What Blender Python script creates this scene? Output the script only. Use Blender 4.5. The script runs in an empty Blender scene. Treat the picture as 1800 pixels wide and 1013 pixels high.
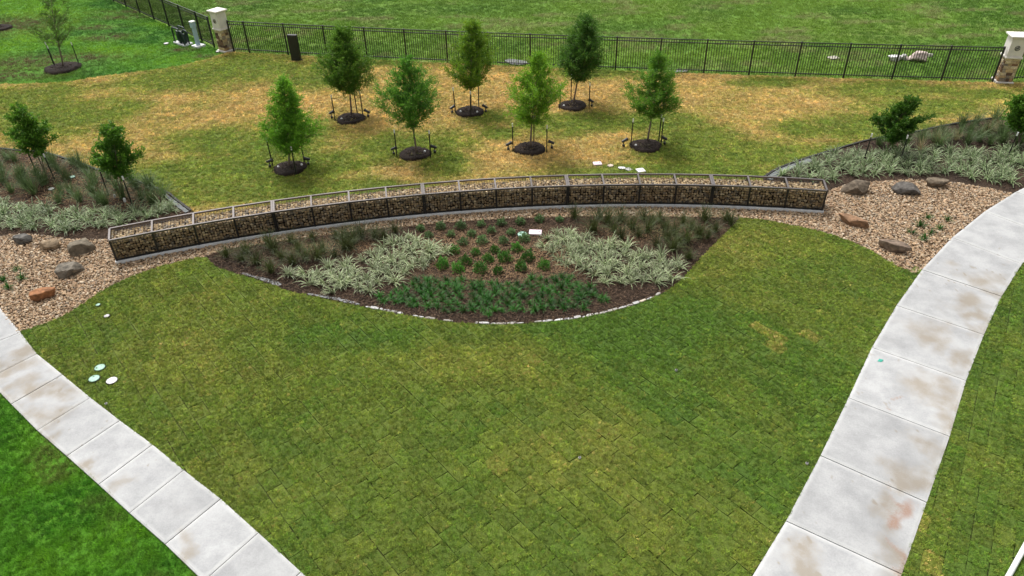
import bpy, bmesh, math, random
import numpy as np
from mathutils import Vector, Matrix
from mathutils.geometry import delaunay_2d_cdt

random.seed(7)
rng = np.random.default_rng(11)
scene = bpy.context.scene
COL = scene.collection
R = math.radians

# ------------------------------------------------------------------ camera
FPX, PITCH, ROLL, CAMH = 1300.0, R(35.353), R(-1.245), 14.09
cam = bpy.data.cameras.new('camera')
cam.sensor_width = 36.0
cam.lens = 36.0 * FPX / 1800.0
cam.clip_start = 0.1
cam.clip_end = 3000
camo = bpy.data.objects.new('camera', cam)
COL.objects.link(camo)
_up = Vector((0, math.sin(PITCH), math.cos(PITCH)))
_x = Vector((1, 0, 0))
_f = Vector((0, math.cos(PITCH), -math.sin(PITCH)))
_r = _x * math.cos(ROLL) + _up * math.sin(ROLL)
_u = -_x * math.sin(ROLL) + _up * math.cos(ROLL)
camo.matrix_world = Matrix(((_r.x, _u.x, -_f.x, 0), (_r.y, _u.y, -_f.y, 0), (_r.z, _u.z, -_f.z, CAMH), (0, 0, 0, 1)))
scene.camera = camo

# ------------------------------------------------------------------ light: bright overcast day
SUN_EL, SUN_AZ = R(58), R(-25)      # azimuth from +Y towards +X
world = bpy.data.worlds.new('World')
scene.world = world
world.use_nodes = True
wn = world.node_tree
bg = wn.nodes['Background']
sky = wn.nodes.new('ShaderNodeTexSky')
sky.sky_type = 'NISHITA'
sky.sun_disc = False
sky.sun_elevation = SUN_EL
sky.sun_rotation = SUN_AZ
sky.air_density = 1.0
sky.dust_density = 6.0
sky.ozone_density = 1.0
hs = wn.nodes.new('ShaderNodeHueSaturation')
hs.inputs['Saturation'].default_value = 0.06     # cloud cover: nearly neutral sky
wn.links.new(sky.outputs[0], hs.inputs['Color'])
wn.links.new(hs.outputs[0], bg.inputs['Color'])
bg.inputs['Strength'].default_value = 0.13
sun = bpy.data.lights.new('sun', 'SUN')
sun.energy = 1.5
sun.angle = R(14)
sun.color = (1.0, 0.97, 0.92)
suno = bpy.data.objects.new('sun', sun)
COL.objects.link(suno)
sd = Vector((math.sin(SUN_AZ) * math.cos(SUN_EL), math.cos(SUN_AZ) * math.cos(SUN_EL), math.sin(SUN_EL)))
suno.rotation_euler = sd.to_track_quat('Z', 'Y').to_euler()
suno.location = sd * 60
scene.view_settings.view_transform = 'Standard'
scene.view_settings.look = 'None'
scene.view_settings.gamma = 1.0
scene.view_settings.use_curve_mapping = False
scene.view_settings.exposure = 0.75
scene.render.engine = 'CYCLES'
scene.render.resolution_x, scene.render.resolution_y = 1024, 576

# ------------------------------------------------------------------ helpers: pixel -> ground
def U(px, py, z=0.0):
    """point of the photograph (1800 px wide) -> point on the level z"""
    uu, vv = px - 900.0, py - 506.5
    u = uu * math.cos(ROLL) + vv * math.sin(ROLL)
    v = -uu * math.sin(ROLL) + vv * math.cos(ROLL)
    dx, up = u / FPX, -v / FPX
    dy = math.cos(PITCH) + up * math.sin(PITCH)
    dz = -math.sin(PITCH) + up * math.cos(PITCH)
    t = (z - CAMH) / dz
    return np.array([dx * t, dy * t, z])

def UV_(px, py, Y):
    """point of the photograph on the upright plane y = Y -> (x, y, z)"""
    uu, vv = px - 900.0, py - 506.5
    u = uu * math.cos(ROLL) + vv * math.sin(ROLL)
    v = -uu * math.sin(ROLL) + vv * math.cos(ROLL)
    dx, up = u / FPX, -v / FPX
    dy = math.cos(PITCH) + up * math.sin(PITCH)
    dz = -math.sin(PITCH) + up * math.cos(PITCH)
    t = Y / dy
    return np.array([dx * t, Y, CAMH + dz * t])

def UP(pts, z=0.0):
    return np.array([U(x, y, z)[:2] for x, y in pts])

# ------------------------------------------------------------------ helpers: noise
def _hash(ix, iy, s):
    h = (ix.astype(np.int64) * 374761393 + iy.astype(np.int64) * 668265263 + s * 982451653) & 0xffffffff
    h = ((h ^ (h >> 13)) * 1274126177) & 0xffffffff
    return ((h ^ (h >> 16)) & 0xffff) / 65535.0

def vnoise(x, y, s=0):
    x = np.asarray(x, float); y = np.asarray(y, float)
    ix = np.floor(x); iy = np.floor(y)
    fx = x - ix; fy = y - iy
    fx = fx * fx * (3 - 2 * fx); fy = fy * fy * (3 - 2 * fy)
    a = _hash(ix, iy, s); b = _hash(ix + 1, iy, s); c = _hash(ix, iy + 1, s); d = _hash(ix + 1, iy + 1, s)
    return (a * (1 - fx) + b * fx) * (1 - fy) + (c * (1 - fx) + d * fx) * fy

def fbm(x, y, s=0, o=4):
    r = 0; a = 0.5; t = 0
    for k in range(o):
        r = r + a * vnoise(np.asarray(x) * 2 ** k + 17 * k, np.asarray(y) * 2 ** k - 9 * k, s + k); t += a; a *= 0.5
    return r / t

def inside(P, poly):
    P = np.asarray(P); x, y = P[:, 0], P[:, 1]
    r = np.zeros(len(P), bool); n = len(poly)
    for i in range(n):
        x1, y1 = poly[i]; x2, y2 = poly[(i + 1) % n]
        if y1 == y2: continue
        c = ((y1 > y) != (y2 > y)) & (x < (x2 - x1) * (y - y1) / (y2 - y1) + x1)
        r ^= c
    return r

def smooth(pts, n=4):
    """Catmull-Rom through an open list of 2-D points"""
    P = np.asarray(pts, float)
    Q = np.vstack([2 * P[0] - P[1], P, 2 * P[-1] - P[-2]])
    out = []
    for i in range(1, len(Q) - 2):
        p0, p1, p2, p3 = Q[i - 1], Q[i], Q[i + 1], Q[i + 2]
        for k in range(n):
            t = k / n
            out.append(0.5 * (2 * p1 + (p2 - p0) * t + (2 * p0 - 5 * p1 + 4 * p2 - p3) * t * t + (3 * p1 - p0 - 3 * p2 + p3) * t ** 3))
    out.append(Q[-2])
    return np.array(out)

# ------------------------------------------------------------------ helpers: objects
def props(o, label=None, cat=None, group=None, kind=None):
    if label: o['label'] = label
    if cat: o['category'] = cat
    if group: o['group'] = group
    if kind: o['kind'] = kind
    return o

def link(name, me, parent=None, loc=(0, 0, 0), rz=0.0, sc=1.0):
    o = bpy.data.objects.new(name, me)
    COL.objects.link(o)
    if parent is not None: o.parent = parent
    o.location = loc
    o.rotation_euler = (0, 0, rz)
    if sc != 1.0: o.scale = (sc, sc, sc) if not isinstance(sc, tuple) else sc
    return o

def empty(name, loc=(0, 0, 0), rz=0.0):
    return link(name, None, None, loc, rz)

def mesh(name, V, F, mat=None, shade=False):
    me = bpy.data.meshes.new(name)
    me.from_pydata([tuple(v) for v in V], [], [tuple(f) for f in F])
    me.update()
    if mat: me.materials.append(mat)
    if shade: me.polygons.foreach_set('use_smooth', np.ones(len(me.polygons), bool))
    return me

def fast_mesh(name, V, F, mat=None, smooth_=False):
    """V (n,3), F (m,k) all faces of k corners"""
    V = np.asarray(V, np.float32); F = np.asarray(F, np.int32)
    me = bpy.data.meshes.new(name)
    m, k = F.shape
    me.vertices.add(len(V)); me.vertices.foreach_set('co', V.ravel())
    me.loops.add(m * k); me.loops.foreach_set('vertex_index', F.ravel())
    me.polygons.add(m)
    me.polygons.foreach_set('loop_start', np.arange(0, m * k, k, dtype=np.int32))
    me.polygons.foreach_set('use_smooth', np.full(m, smooth_, bool))
    me.update(calc_edges=True)
    if mat: me.materials.append(mat)
    return me

def attr(me, name, typ, dom, data):
    a = me.attributes.new(name, typ, dom)
    key = {'FLOAT': 'value', 'INT': 'value', 'FLOAT_VECTOR': 'vector', 'FLOAT_COLOR': 'color'}[typ]
    a.data.foreach_set(key, np.ascontiguousarray(data, np.int32 if typ == 'INT' else np.float32).ravel())

class MB:
    """collects shapes for ONE mesh"""
    def __init__(s): s.V = []; s.F = []
    def add(s, V, F):
        b = len(s.V); s.V += [tuple(v) for v in V]; s.F += [tuple(b + i for i in f) for f in F]; return s
    def box(s, c, d, rz=0.0, M=None):
        x, y, z = d[0] / 2, d[1] / 2, d[2] / 2
        V = [(-x, -y, -z), (x, -y, -z), (x, y, -z), (-x, y, -z), (-x, -y, z), (x, -y, z), (x, y, z), (-x, y, z)]
        ca, sa = math.cos(rz), math.sin(rz)
        V = [(v[0] * ca - v[1] * sa + c[0], v[0] * sa + v[1] * ca + c[1], v[2] + c[2]) for v in V]
        return s.add(V, [(0, 3, 2, 1), (4, 5, 6, 7), (0, 1, 5, 4), (1, 2, 6, 5), (2, 3, 7, 6), (3, 0, 4, 7)])
    def bar(s, a, b, w, h=None, up=(0, 0, 1)):
        """square bar from a to b, width w, height h"""
        h = h or w
        a = Vector(a); b = Vector(b); d = (b - a).normalized()
        sd_ = d.cross(Vector(up))
        if sd_.length < 1e-4: sd_ = d.cross(Vector((0, 1, 0)))
        sd_.normalize(); u = sd_.cross(d).normalized()
        V = []
        for p in (a, b):
            for i, j in ((-1, -1), (1, -1), (1, 1), (-1, 1)):
                V.append(p + sd_ * (i * w / 2) + u * (j * h / 2))
        return s.add(V, [(3, 2, 1, 0), (4, 5, 6, 7), (0, 1, 5, 4), (1, 2, 6, 5), (2, 3, 7, 6), (3, 0, 4, 7)])
    def tube(s, P, Rr, n=8, cap=True):
        P = [Vector(p) for p in P]
        if not hasattr(Rr, '__len__'): Rr = [Rr] * len(P)
        b = len(s.V); ref = None
        for i, p in enumerate(P):
            d = (P[min(i + 1, len(P) - 1)] - P[max(i - 1, 0)]).normalized()
            if ref is None:
                ref = Vector((1, 0, 0)) if abs(d.x) < 0.9 else Vector((0, 1, 0))
            sd_ = (ref - d * ref.dot(d)).normalized(); ref = sd_
            t = d.cross(sd_)
            for k in range(n):
                a = 2 * math.pi * k / n
                s.V.append(tuple(p + (sd_ * math.cos(a) + t * math.sin(a)) * Rr[i]))
        for i in range(len(P) - 1):
            for k in range(n):
                s.F.append((b + i * n + k, b + i * n + (k + 1) % n, b + (i + 1) * n + (k + 1) % n, b + (i + 1) * n + k))
        if cap:
            s.F.append(tuple(b + k for k in reversed(range(n))))
            s.F.append(tuple(b + (len(P) - 1) * n + k for k in range(n)))
        return s
    def prism(s, poly, z0, z1):
        n = len(poly); b = len(s.V)
        s.V += [(p[0], p[1], z0) for p in poly] + [(p[0], p[1], z1) for p in poly]
        s.F.append(tuple(b + i for i in reversed(range(n)))); s.F.append(tuple(b + n + i for i in range(n)))
        for i in range(n):
            j = (i + 1) % n
            s.F.append((b + i, b + j, b + n + j, b + n + i))
        return s
    def mesh(s, name, mat, shade=False): return mesh(name, s.V, s.F, mat, shade)
    def obj(s, name, mat, parent=None, loc=(0, 0, 0), rz=0.0, shade=False):
        return link(name, s.mesh(name, mat, shade), parent, loc, rz)

def bevel(me, w, seg=1):
    bm = bmesh.new(); bm.from_mesh(me)
    bmesh.ops.bevel(bm, geom=[e for e in bm.edges if e.calc_face_angle(0) > 0.5], offset=w, segments=seg, affect='EDGES', profile=0.6)
    bm.to_mesh(me); bm.free(); me.update()
    return me

# ------------------------------------------------------------------ materials
def new_mat(name):
    m = bpy.data.materials.new(name); m.use_nodes = True
    nt = m.node_tree
    return m, nt, nt.nodes['Principled BSDF']

def N(nt, typ, **kw):
    n = nt.nodes.new(typ)
    for k, v in kw.items():
        if k.startswith('i_'): n.inputs[k[2:].replace('_', ' ')].default_value = v
        else: setattr(n, k, v)
    return n

def plain(name, col, rough=0.6, metal=0.0, var=0.15, scale=6.0, bump=0.0, bscale=60.0, spec=0.5):
    m, nt, b = new_mat(name)
    L = nt.links.new
    g = N(nt, 'ShaderNodeNewGeometry')
    no = N(nt, 'ShaderNodeTexNoise'); no.inputs['Scale'].default_value = scale; no.inputs['Detail'].default_value = 6
    L(g.outputs['Position'], no.inputs['Vector'])
    r = N(nt, 'ShaderNodeValToRGB')
    c = np.array(col)
    r.color_ramp.elements[0].color = (*(c * (1 - var)), 1); r.color_ramp.elements[1].color = (*np.minimum(c * (1 + var), 1), 1)
    r.color_ramp.elements[0].position = 0.3; r.color_ramp.elements[1].position = 0.7
    L(no.outputs['Fac'], r.inputs['Fac']); L(r.outputs['Color'], b.inputs['Base Color'])
    b.inputs['Roughness'].default_value = rough; b.inputs['Metallic'].default_value = metal
    b.inputs['Specular IOR Level'].default_value = spec
    if bump:
        n2 = N(nt, 'ShaderNodeTexNoise'); n2.inputs['Scale'].default_value = bscale; n2.inputs['Detail'].default_value = 5
        L(g.outputs['Position'], n2.inputs['Vector'])
        bp = N(nt, 'ShaderNodeBump'); bp.inputs['Strength'].default_value = bump; bp.inputs['Distance'].default_value = 0.02
        L(n2.outputs['Fac'], bp.inputs['Height']); L(bp.outputs['Normal'], b.inputs['Normal'])
    return m

def tinted(name, source, rough=0.75, var=0.25, scale=40.0, bump=0.0, bscale=60.0, trans=0.0, spec=0.3):
    """colour from an attribute 'col' (GEOMETRY / INSTANCER) or the object's own colour, with fine grain"""
    m, nt, b = new_mat(name); L = nt.links.new
    if source == 'OBJECT':
        a = N(nt, 'ShaderNodeObjectInfo'); cout = a.outputs['Color']
    else:
        a = N(nt, 'ShaderNodeAttribute'); a.attribute_type = source; a.attribute_name = 'col'; cout = a.outputs['Color']
    g = N(nt, 'ShaderNodeNewGeometry')
    no = N(nt, 'ShaderNodeTexNoise'); no.inputs['Scale'].default_value = scale; no.inputs['Detail'].default_value = 4
    L(g.outputs['Position'], no.inputs['Vector'])
    mr = N(nt, 'ShaderNodeMapRange'); mr.inputs['From Min'].default_value = 0.25; mr.inputs['From Max'].default_value = 0.75
    mr.inputs['To Min'].default_value = 1 - var; mr.inputs['To Max'].default_value = 1 + var
    L(no.outputs['Fac'], mr.inputs['Value'])
    mx = N(nt, 'ShaderNodeMix', data_type='RGBA', blend_type='MULTIPLY'); mx.inputs['Factor'].default_value = 1
    L(cout, mx.inputs[6]); L(mr.outputs['Result'], mx.inputs[7])
    L(mx.outputs[2], b.inputs['Base Color'])
    b.inputs['Roughness'].default_value = rough; b.inputs['Specular IOR Level'].default_value = spec
    if bump:
        n2 = N(nt, 'ShaderNodeTexNoise'); n2.inputs['Scale'].default_value = bscale; n2.inputs['Detail'].default_value = 5
        L(g.outputs['Position'], n2.inputs['Vector'])
        bp = N(nt, 'ShaderNodeBump'); bp.inputs['Strength'].default_value = bump; bp.inputs['Distance'].default_value = 0.02
        L(n2.outputs['Fac'], bp.inputs['Height']); L(bp.outputs['Normal'], b.inputs['Normal'])
    if trans:
        tr = N(nt, 'ShaderNodeBsdfTranslucent'); L(mx.outputs[2], tr.inputs['Color'])
        ms = N(nt, 'ShaderNodeMixShader'); ms.inputs['Fac'].default_value = trans
        L(b.outputs[0], ms.inputs[1]); L(tr.outputs[0], ms.inputs[2])
        L(ms.outputs[0], nt.nodes['Material Output'].inputs['Surface'])
    return m

def patchy(name, cols, scale=0.35, rough=0.9, bump=0.5, fine=45.0):
    """ground cover: several colours in patches at two sizes plus fine grain"""
    m, nt, b = new_mat(name); L = nt.links.new
    g = N(nt, 'ShaderNodeNewGeometry')
    n1 = N(nt, 'ShaderNodeTexNoise'); n1.inputs['Scale'].default_value = scale; n1.inputs['Detail'].default_value = 9; n1.inputs['Roughness'].default_value = 0.62
    L(g.outputs['Position'], n1.inputs['Vector'])
    r = N(nt, 'ShaderNodeValToRGB'); els = r.color_ramp.elements
    for i, c in enumerate(cols):
        p = 0.3 + 0.4 * i / (len(cols) - 1)
        e = els[i] if i < 2 and i < len(cols) - 1 or i == 0 else (els[1] if i == 1 else els.new(p))
        e.position = p; e.color = (*c, 1)
    L(n1.outputs['Fac'], r.inputs['Fac'])
    n2 = N(nt, 'ShaderNodeTexNoise'); n2.inputs['Scale'].default_value = fine; n2.inputs['Detail'].default_value = 6; n2.inputs['Roughness'].default_value = 0.7
    L(g.outputs['Position'], n2.inputs['Vector'])
    mr = N(nt, 'ShaderNodeMapRange'); mr.inputs['From Min'].default_value = 0.3; mr.inputs['From Max'].default_value = 0.7
    mr.inputs['To Min'].default_value = 0.5; mr.inputs['To Max'].default_value = 1.5
    L(n2.outputs['Fac'], mr.inputs['Value'])
    mx = N(nt, 'ShaderNodeMix', data_type='RGBA', blend_type='MULTIPLY'); mx.inputs['Factor'].default_value = 1
    L(r.outputs['Color'], mx.inputs[6]); L(mr.outputs['Result'], mx.inputs[7]); L(mx.outputs[2], b.inputs['Base Color'])
    bp = N(nt, 'ShaderNodeBump'); bp.inputs['Strength'].default_value = bump; bp.inputs['Distance'].default_value = 0.03
    L(n2.outputs['Fac'], bp.inputs['Height']); L(bp.outputs['Normal'], b.inputs['Normal'])
    b.inputs['Roughness'].default_value = rough; b.inputs['Specular IOR Level'].default_value = 0.2
    return m

def blade_mat(name, centre, margin, edge=0.5, trans=0.25, hv=0.12):
    """strap leaf: green centre, pale margins across the width (UV x), slight change per object"""
    m, nt, b = new_mat(name); L = nt.links.new
    uv = N(nt, 'ShaderNodeUVMap'); uv.uv_map = 'uv'
    sp = N(nt, 'ShaderNodeSeparateXYZ'); L(uv.outputs['UV'], sp.inputs[0])
    s1 = N(nt, 'ShaderNodeMath', operation='SUBTRACT'); L(sp.outputs[0], s1.inputs[0]); s1.inputs[1].default_value = 0.5
    s2 = N(nt, 'ShaderNodeMath', operation='ABSOLUTE'); L(s1.outputs[0], s2.inputs[0])
    s3 = N(nt, 'ShaderNodeMath', operation='GREATER_THAN'); L(s2.outputs[0], s3.inputs[0]); s3.inputs[1].default_value = edge * 0.5
    mx = N(nt, 'ShaderNodeMix', data_type='RGBA'); mx.inputs[6].default_value = (*centre, 1); mx.inputs[7].default_value = (*margin, 1)
    L(s3.outputs[0], mx.inputs['Factor'])
    oi = N(nt, 'ShaderNodeObjectInfo')
    at = N(nt, 'ShaderNodeAttribute'); at.attribute_name = 'tone'
    mr = N(nt, 'ShaderNodeMapRange'); mr.inputs['To Min'].default_value = 1 - hv * 2; mr.inputs['To Max'].default_value = 1 + hv * 2
    L(oi.outputs['Random'], mr.inputs['Value'])
    mu = N(nt, 'ShaderNodeMath', operation='MULTIPLY'); L(mr.outputs['Result'], mu.inputs[0]); L(at.outputs['Fac'], mu.inputs[1])
    m2 = N(nt, 'ShaderNodeMix', data_type='RGBA', blend_type='MULTIPLY'); m2.inputs['Factor'].default_value = 1
    L(mx.outputs[2], m2.inputs[6]); L(mu.outputs[0], m2.inputs[7])
    L(m2.outputs[2], b.inputs['Base Color']); b.inputs['Roughness'].default_value = 0.5; b.inputs['Specular IOR Level'].default_value = 0.3
    tr = N(nt, 'ShaderNodeBsdfTranslucent'); L(m2.outputs[2], tr.inputs['Color'])
    ms = N(nt, 'ShaderNodeMixShader'); ms.inputs['Fac'].default_value = trans
    L(b.outputs[0], ms.inputs[1]); L(tr.outputs[0], ms.inputs[2]); L(ms.outputs[0], nt.nodes['Material Output'].inputs['Surface'])
    return m

M = {}
M['field'] = patchy('field_grass', [(0.070, 0.15, 0.014), (0.095, 0.18, 0.018), (0.14, 0.17, 0.04)], 0.16, bump=0.6, fine=9)
M['lush'] = patchy('lush_grass', [(0.030, 0.11, 0.005), (0.05, 0.15, 0.006), (0.07, 0.18, 0.008)], 0.45, bump=0.6, fine=25)
M['soil'] = patchy('soil', [(0.035, 0.030, 0.012), (0.06, 0.048, 0.022)], 2.0, fine=60)
M['mulch'] = patchy('mulch', [(0.024, 0.015, 0.010), (0.042, 0.026, 0.016), (0.066, 0.040, 0.024)], 0.8, bump=1.0, fine=35)
M['darkmulch'] = patchy('dark_mulch', [(0.010, 0.0065, 0.005), (0.019, 0.012, 0.009), (0.03, 0.019, 0.013)], 2.5, bump=1.0, fine=40)
M['gravelbase'] = patchy('gravel_bed', [(0.09, 0.055, 0.03), (0.15, 0.095, 0.055)], 3.0, bump=1.0, fine=22)
M['sod_obj'] = tinted('sod', 'OBJECT', 0.95, 0.45, 35, bump=0.8, bscale=70)
M['sod_geo'] = tinted('sod_far', 'GEOMETRY', 0.95, 0.45, 35, bump=0.8, bscale=70)
M['grass'] = tinted('grass_blades', 'INSTANCER', 0.7, 0.15, 8, trans=0.2)
M['pebble'] = tinted('pebble', 'INSTANCER', 0.8, 0.2, 50, bump=0.3)
M['chip'] = tinted('mulch_chip', 'INSTANCER', 0.95, 0.2, 30)
M['gabstone'] = tinted('gabion_stone', 'GEOMETRY', 0.85, 0.25, 30, bump=0.3)
M['pillarstone'] = tinted('rubble_stone', 'OBJECT', 0.85, 0.3, 14, bump=0.6, bscale=40)
M['boulder'] = tinted('boulder', 'OBJECT', 0.9, 0.6, 7, bump=1.0, bscale=9)
M['leaf'] = tinted('leaf', 'GEOMETRY', 0.55, 0.1, 3, trans=0.45)
M['bark'] = plain('bark', (0.16, 0.12, 0.09), 0.9, var=0.3, scale=20, bump=0.5)
M['steel'] = plain('bronze_steel', (0.13, 0.115, 0.11), 0.38, 0.75, var=0.1)
M['black'] = plain('black_coating', (0.010, 0.010, 0.011), 0.45, var=0.2)
M['wire'] = plain('dark_wire', (0.018, 0.016, 0.014), 0.5, 0.3, var=0.1)
M['concrete'] = plain('footing_concrete', (0.66, 0.67, 0.67), 0.9, var=0.15, scale=5, bump=0.3)
M['caststone'] = plain('cast_stone', (0.66, 0.62, 0.57), 0.85, var=0.07, scale=4, bump=0.15)
M['mortar'] = plain('mortar', (0.50, 0.44, 0.34), 0.95, var=0.15, bump=0.4)
M['tpost'] = plain('stake_steel', (0.014, 0.018, 0.014), 0.5, 0.2)
M['white'] = plain('white_paint', (0.75, 0.76, 0.74), 0.5, var=0.05)
M['pinklid'] = plain('pale_pink_plastic', (0.66, 0.52, 0.58), 0.5, var=0.06)
M['whitelid'] = plain('white_plastic', (0.68, 0.66, 0.66), 0.5, var=0.08, scale=14)
M['greylid'] = plain('grey_plastic', (0.42, 0.40, 0.40), 0.55, var=0.15, scale=14)
M['tanlid'] = plain('tan_plastic', (0.50, 0.40, 0.33), 0.55, var=0.15, scale=14)
M['tealid'] = plain('sea_green_plastic', (0.25, 0.42, 0.33), 0.5, var=0.12, scale=14)
M['scrap'] = plain('turquoise_paper', (0.02, 0.30, 0.22), 0.6)
M['bluegrey'] = plain('pale_blue_plastic', (0.34, 0.44, 0.52), 0.45, var=0.06)
M['darkgreen'] = plain('dark_green_metal', (0.012, 0.030, 0.022), 0.5, var=0.2)
M['edgestone'] = tinted('edging_stone', 'OBJECT', 0.85, 0.2, 20, bump=0.5)
M['fabric'] = plain('landscape_fabric', (0.12, 0.13, 0.13), 0.9, var=0.3, scale=12)
M['darkedge'] = plain('dark_edging', (0.015, 0.013, 0.010), 0.8)
M['water'] = plain('puddle_water', (0.05, 0.05, 0.045), 0.06, var=0.3, spec=0.9)
M['flax_pale'] = blade_mat('variegated_leaf_pale', (0.085, 0.165, 0.035), (0.60, 0.60, 0.40), 0.60)
M['flax_green'] = blade_mat('variegated_leaf_green', (0.060, 0.150, 0.028), (0.60, 0.62, 0.40), 0.66)
M['liriope'] = blade_mat('dark_strap_leaf', (0.030, 0.128, 0.012), (0.032, 0.138, 0.014), 1.0, hv=0.22)
M['wispy'] = blade_mat('wispy_grass_olive', (0.065, 0.085, 0.022), (0.065, 0.085, 0.022), 1.0)
M['wispy_g'] = blade_mat('wispy_grass_green', (0.105, 0.165, 0.055), (0.105, 0.165, 0.055), 1.0)
M['wispy_t'] = blade_mat('wispy_grass_tan', (0.27, 0.22, 0.11), (0.27, 0.22, 0.11), 1.0)
M['shrub'] = blade_mat('shrub_leaf', (0.055, 0.165, 0.018), (0.055, 0.165, 0.018), 1.0, hv=0.2)
M['shrub_g'] = blade_mat('shrub_leaf_grey', (0.10, 0.175, 0.06), (0.10, 0.175, 0.06), 1.0)
M['stalk'] = plain('stalk', (0.20, 0.19, 0.11), 0.9)

def concrete_slab_mat():
    m, nt, b = new_mat('sidewalk_concrete'); L = nt.links.new
    g = N(nt, 'ShaderNodeNewGeometry')
    a = N(nt, 'ShaderNodeAttribute'); a.attribute_name = 'dirt'
    rd = N(nt, 'ShaderNodeAttribute'); rd.attribute_name = 'rust'
    bd = N(nt, 'ShaderNodeAttribute'); bd.attribute_name = 'border'
    n1 = N(nt, 'ShaderNodeTexNoise'); n1.inputs['Scale'].default_value = 1.3; n1.inputs['Detail'].default_value = 8; n1.inputs['Roughness'].default_value = 0.6
    L(g.outputs['Position'], n1.inputs['Vector'])
    r = N(nt, 'ShaderNodeValToRGB')
    r.color_ramp.elements[0].position = 0.32; r.color_ramp.elements[0].color = (0.275, 0.277, 0.279, 1)
    r.color_ramp.elements[1].position = 0.62; r.color_ramp.elements[1].color = (0.375, 0.376, 0.375, 1)
    L(n1.outputs['Fac'], r.inputs['Fac'])
    n2 = N(nt, 'ShaderNodeTexNoise'); n2.inputs['Scale'].default_value = 28; n2.inputs['Detail'].default_value = 8; n2.inputs['Roughness'].default_value = 0.7
    L(g.outputs['Position'], n2.inputs['Vector'])
    mf = N(nt, 'ShaderNodeMapRange'); mf.inputs['From Min'].default_value = 0.3; mf.inputs['From Max'].default_value = 0.7; mf.inputs['To Min'].default_value = 0.86; mf.inputs['To Max'].default_value = 1.1
    L(n2.outputs['Fac'], mf.inputs['Value'])
    mx = N(nt, 'ShaderNodeMix', data_type='RGBA', blend_type='MULTIPLY'); mx.inputs['Factor'].default_value = 1
    L(r.outputs['Color'], mx.inputs[6]); L(mf.outputs['Result'], mx.inputs[7])
    # pale tooled border
    mb = N(nt, 'ShaderNodeMix', data_type='RGBA'); mb.inputs[7].default_value = (0.46, 0.46, 0.45, 1)
    L(bd.outputs['Fac'], mb.inputs['Factor']); L(mx.outputs[2], mb.inputs[6])
    # dried mud film: broken up by fine noise
    def film(prev, at, colr, lo, hi):
        ad = N(nt, 'ShaderNodeMath', operation='MULTIPLY_ADD'); ad.inputs[1].default_value = 1.0
        ns = N(nt, 'ShaderNodeMath', operation='MULTIPLY_ADD'); ns.inputs[1].default_value = 0.9; ns.inputs[2].default_value = -0.45
        L(n2.outputs['Fac'], ns.inputs[0])
        L(at.outputs['Fac'], ad.inputs[0]); L(ns.outputs[0], ad.inputs[2])
        mr = N(nt, 'ShaderNodeMapRange'); mr.inputs['From Min'].default_value = lo; mr.inputs['From Max'].default_value = hi
        L(ad.outputs[0], mr.inputs['Value'])
        mm = N(nt, 'ShaderNodeMix', data_type='RGBA'); mm.inputs[7].default_value = (*colr, 1)
        mk = N(nt, 'ShaderNodeMath', operation='MULTIPLY'); mk.inputs[1].default_value = 0.8; L(mr.outputs['Result'], mk.inputs[0])
        L(mk.outputs[0], mm.inputs['Factor']); L(prev, mm.inputs[6])
        return mm.outputs[2]
    o1 = film(mb.outputs[2], a, (0.235, 0.200, 0.155), 0.28, 0.80)
    o2 = film(o1, rd, (0.26, 0.150, 0.100), 0.25, 0.85)
    oi = N(nt, 'ShaderNodeObjectInfo'); mo = N(nt, 'ShaderNodeMapRange'); mo.inputs['To Min'].default_value = 0.90; mo.inputs['To Max'].default_value = 1.06
    L(oi.outputs['Random'], mo.inputs['Value'])
    mz = N(nt, 'ShaderNodeMix', data_type='RGBA', blend_type='MULTIPLY'); mz.inputs['Factor'].default_value = 1
    L(o2, mz.inputs[6]); L(mo.outputs['Result'], mz.inputs[7])
    L(mz.outputs[2], b.inputs['Base Color'])
    b.inputs['Roughness'].default_value = 0.9; b.inputs['Specular IOR Level'].default_value = 0.25
    bp = N(nt, 'ShaderNodeBump'); bp.inputs['Strength'].default_value = 0.25; bp.inputs['Distance'].default_value = 0.01
    L(n2.outputs['Fac'], bp.inputs['Height']); L(bp.outputs['Normal'], b.inputs['Normal'])
    return m
M['slab'] = concrete_slab_mat()

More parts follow.
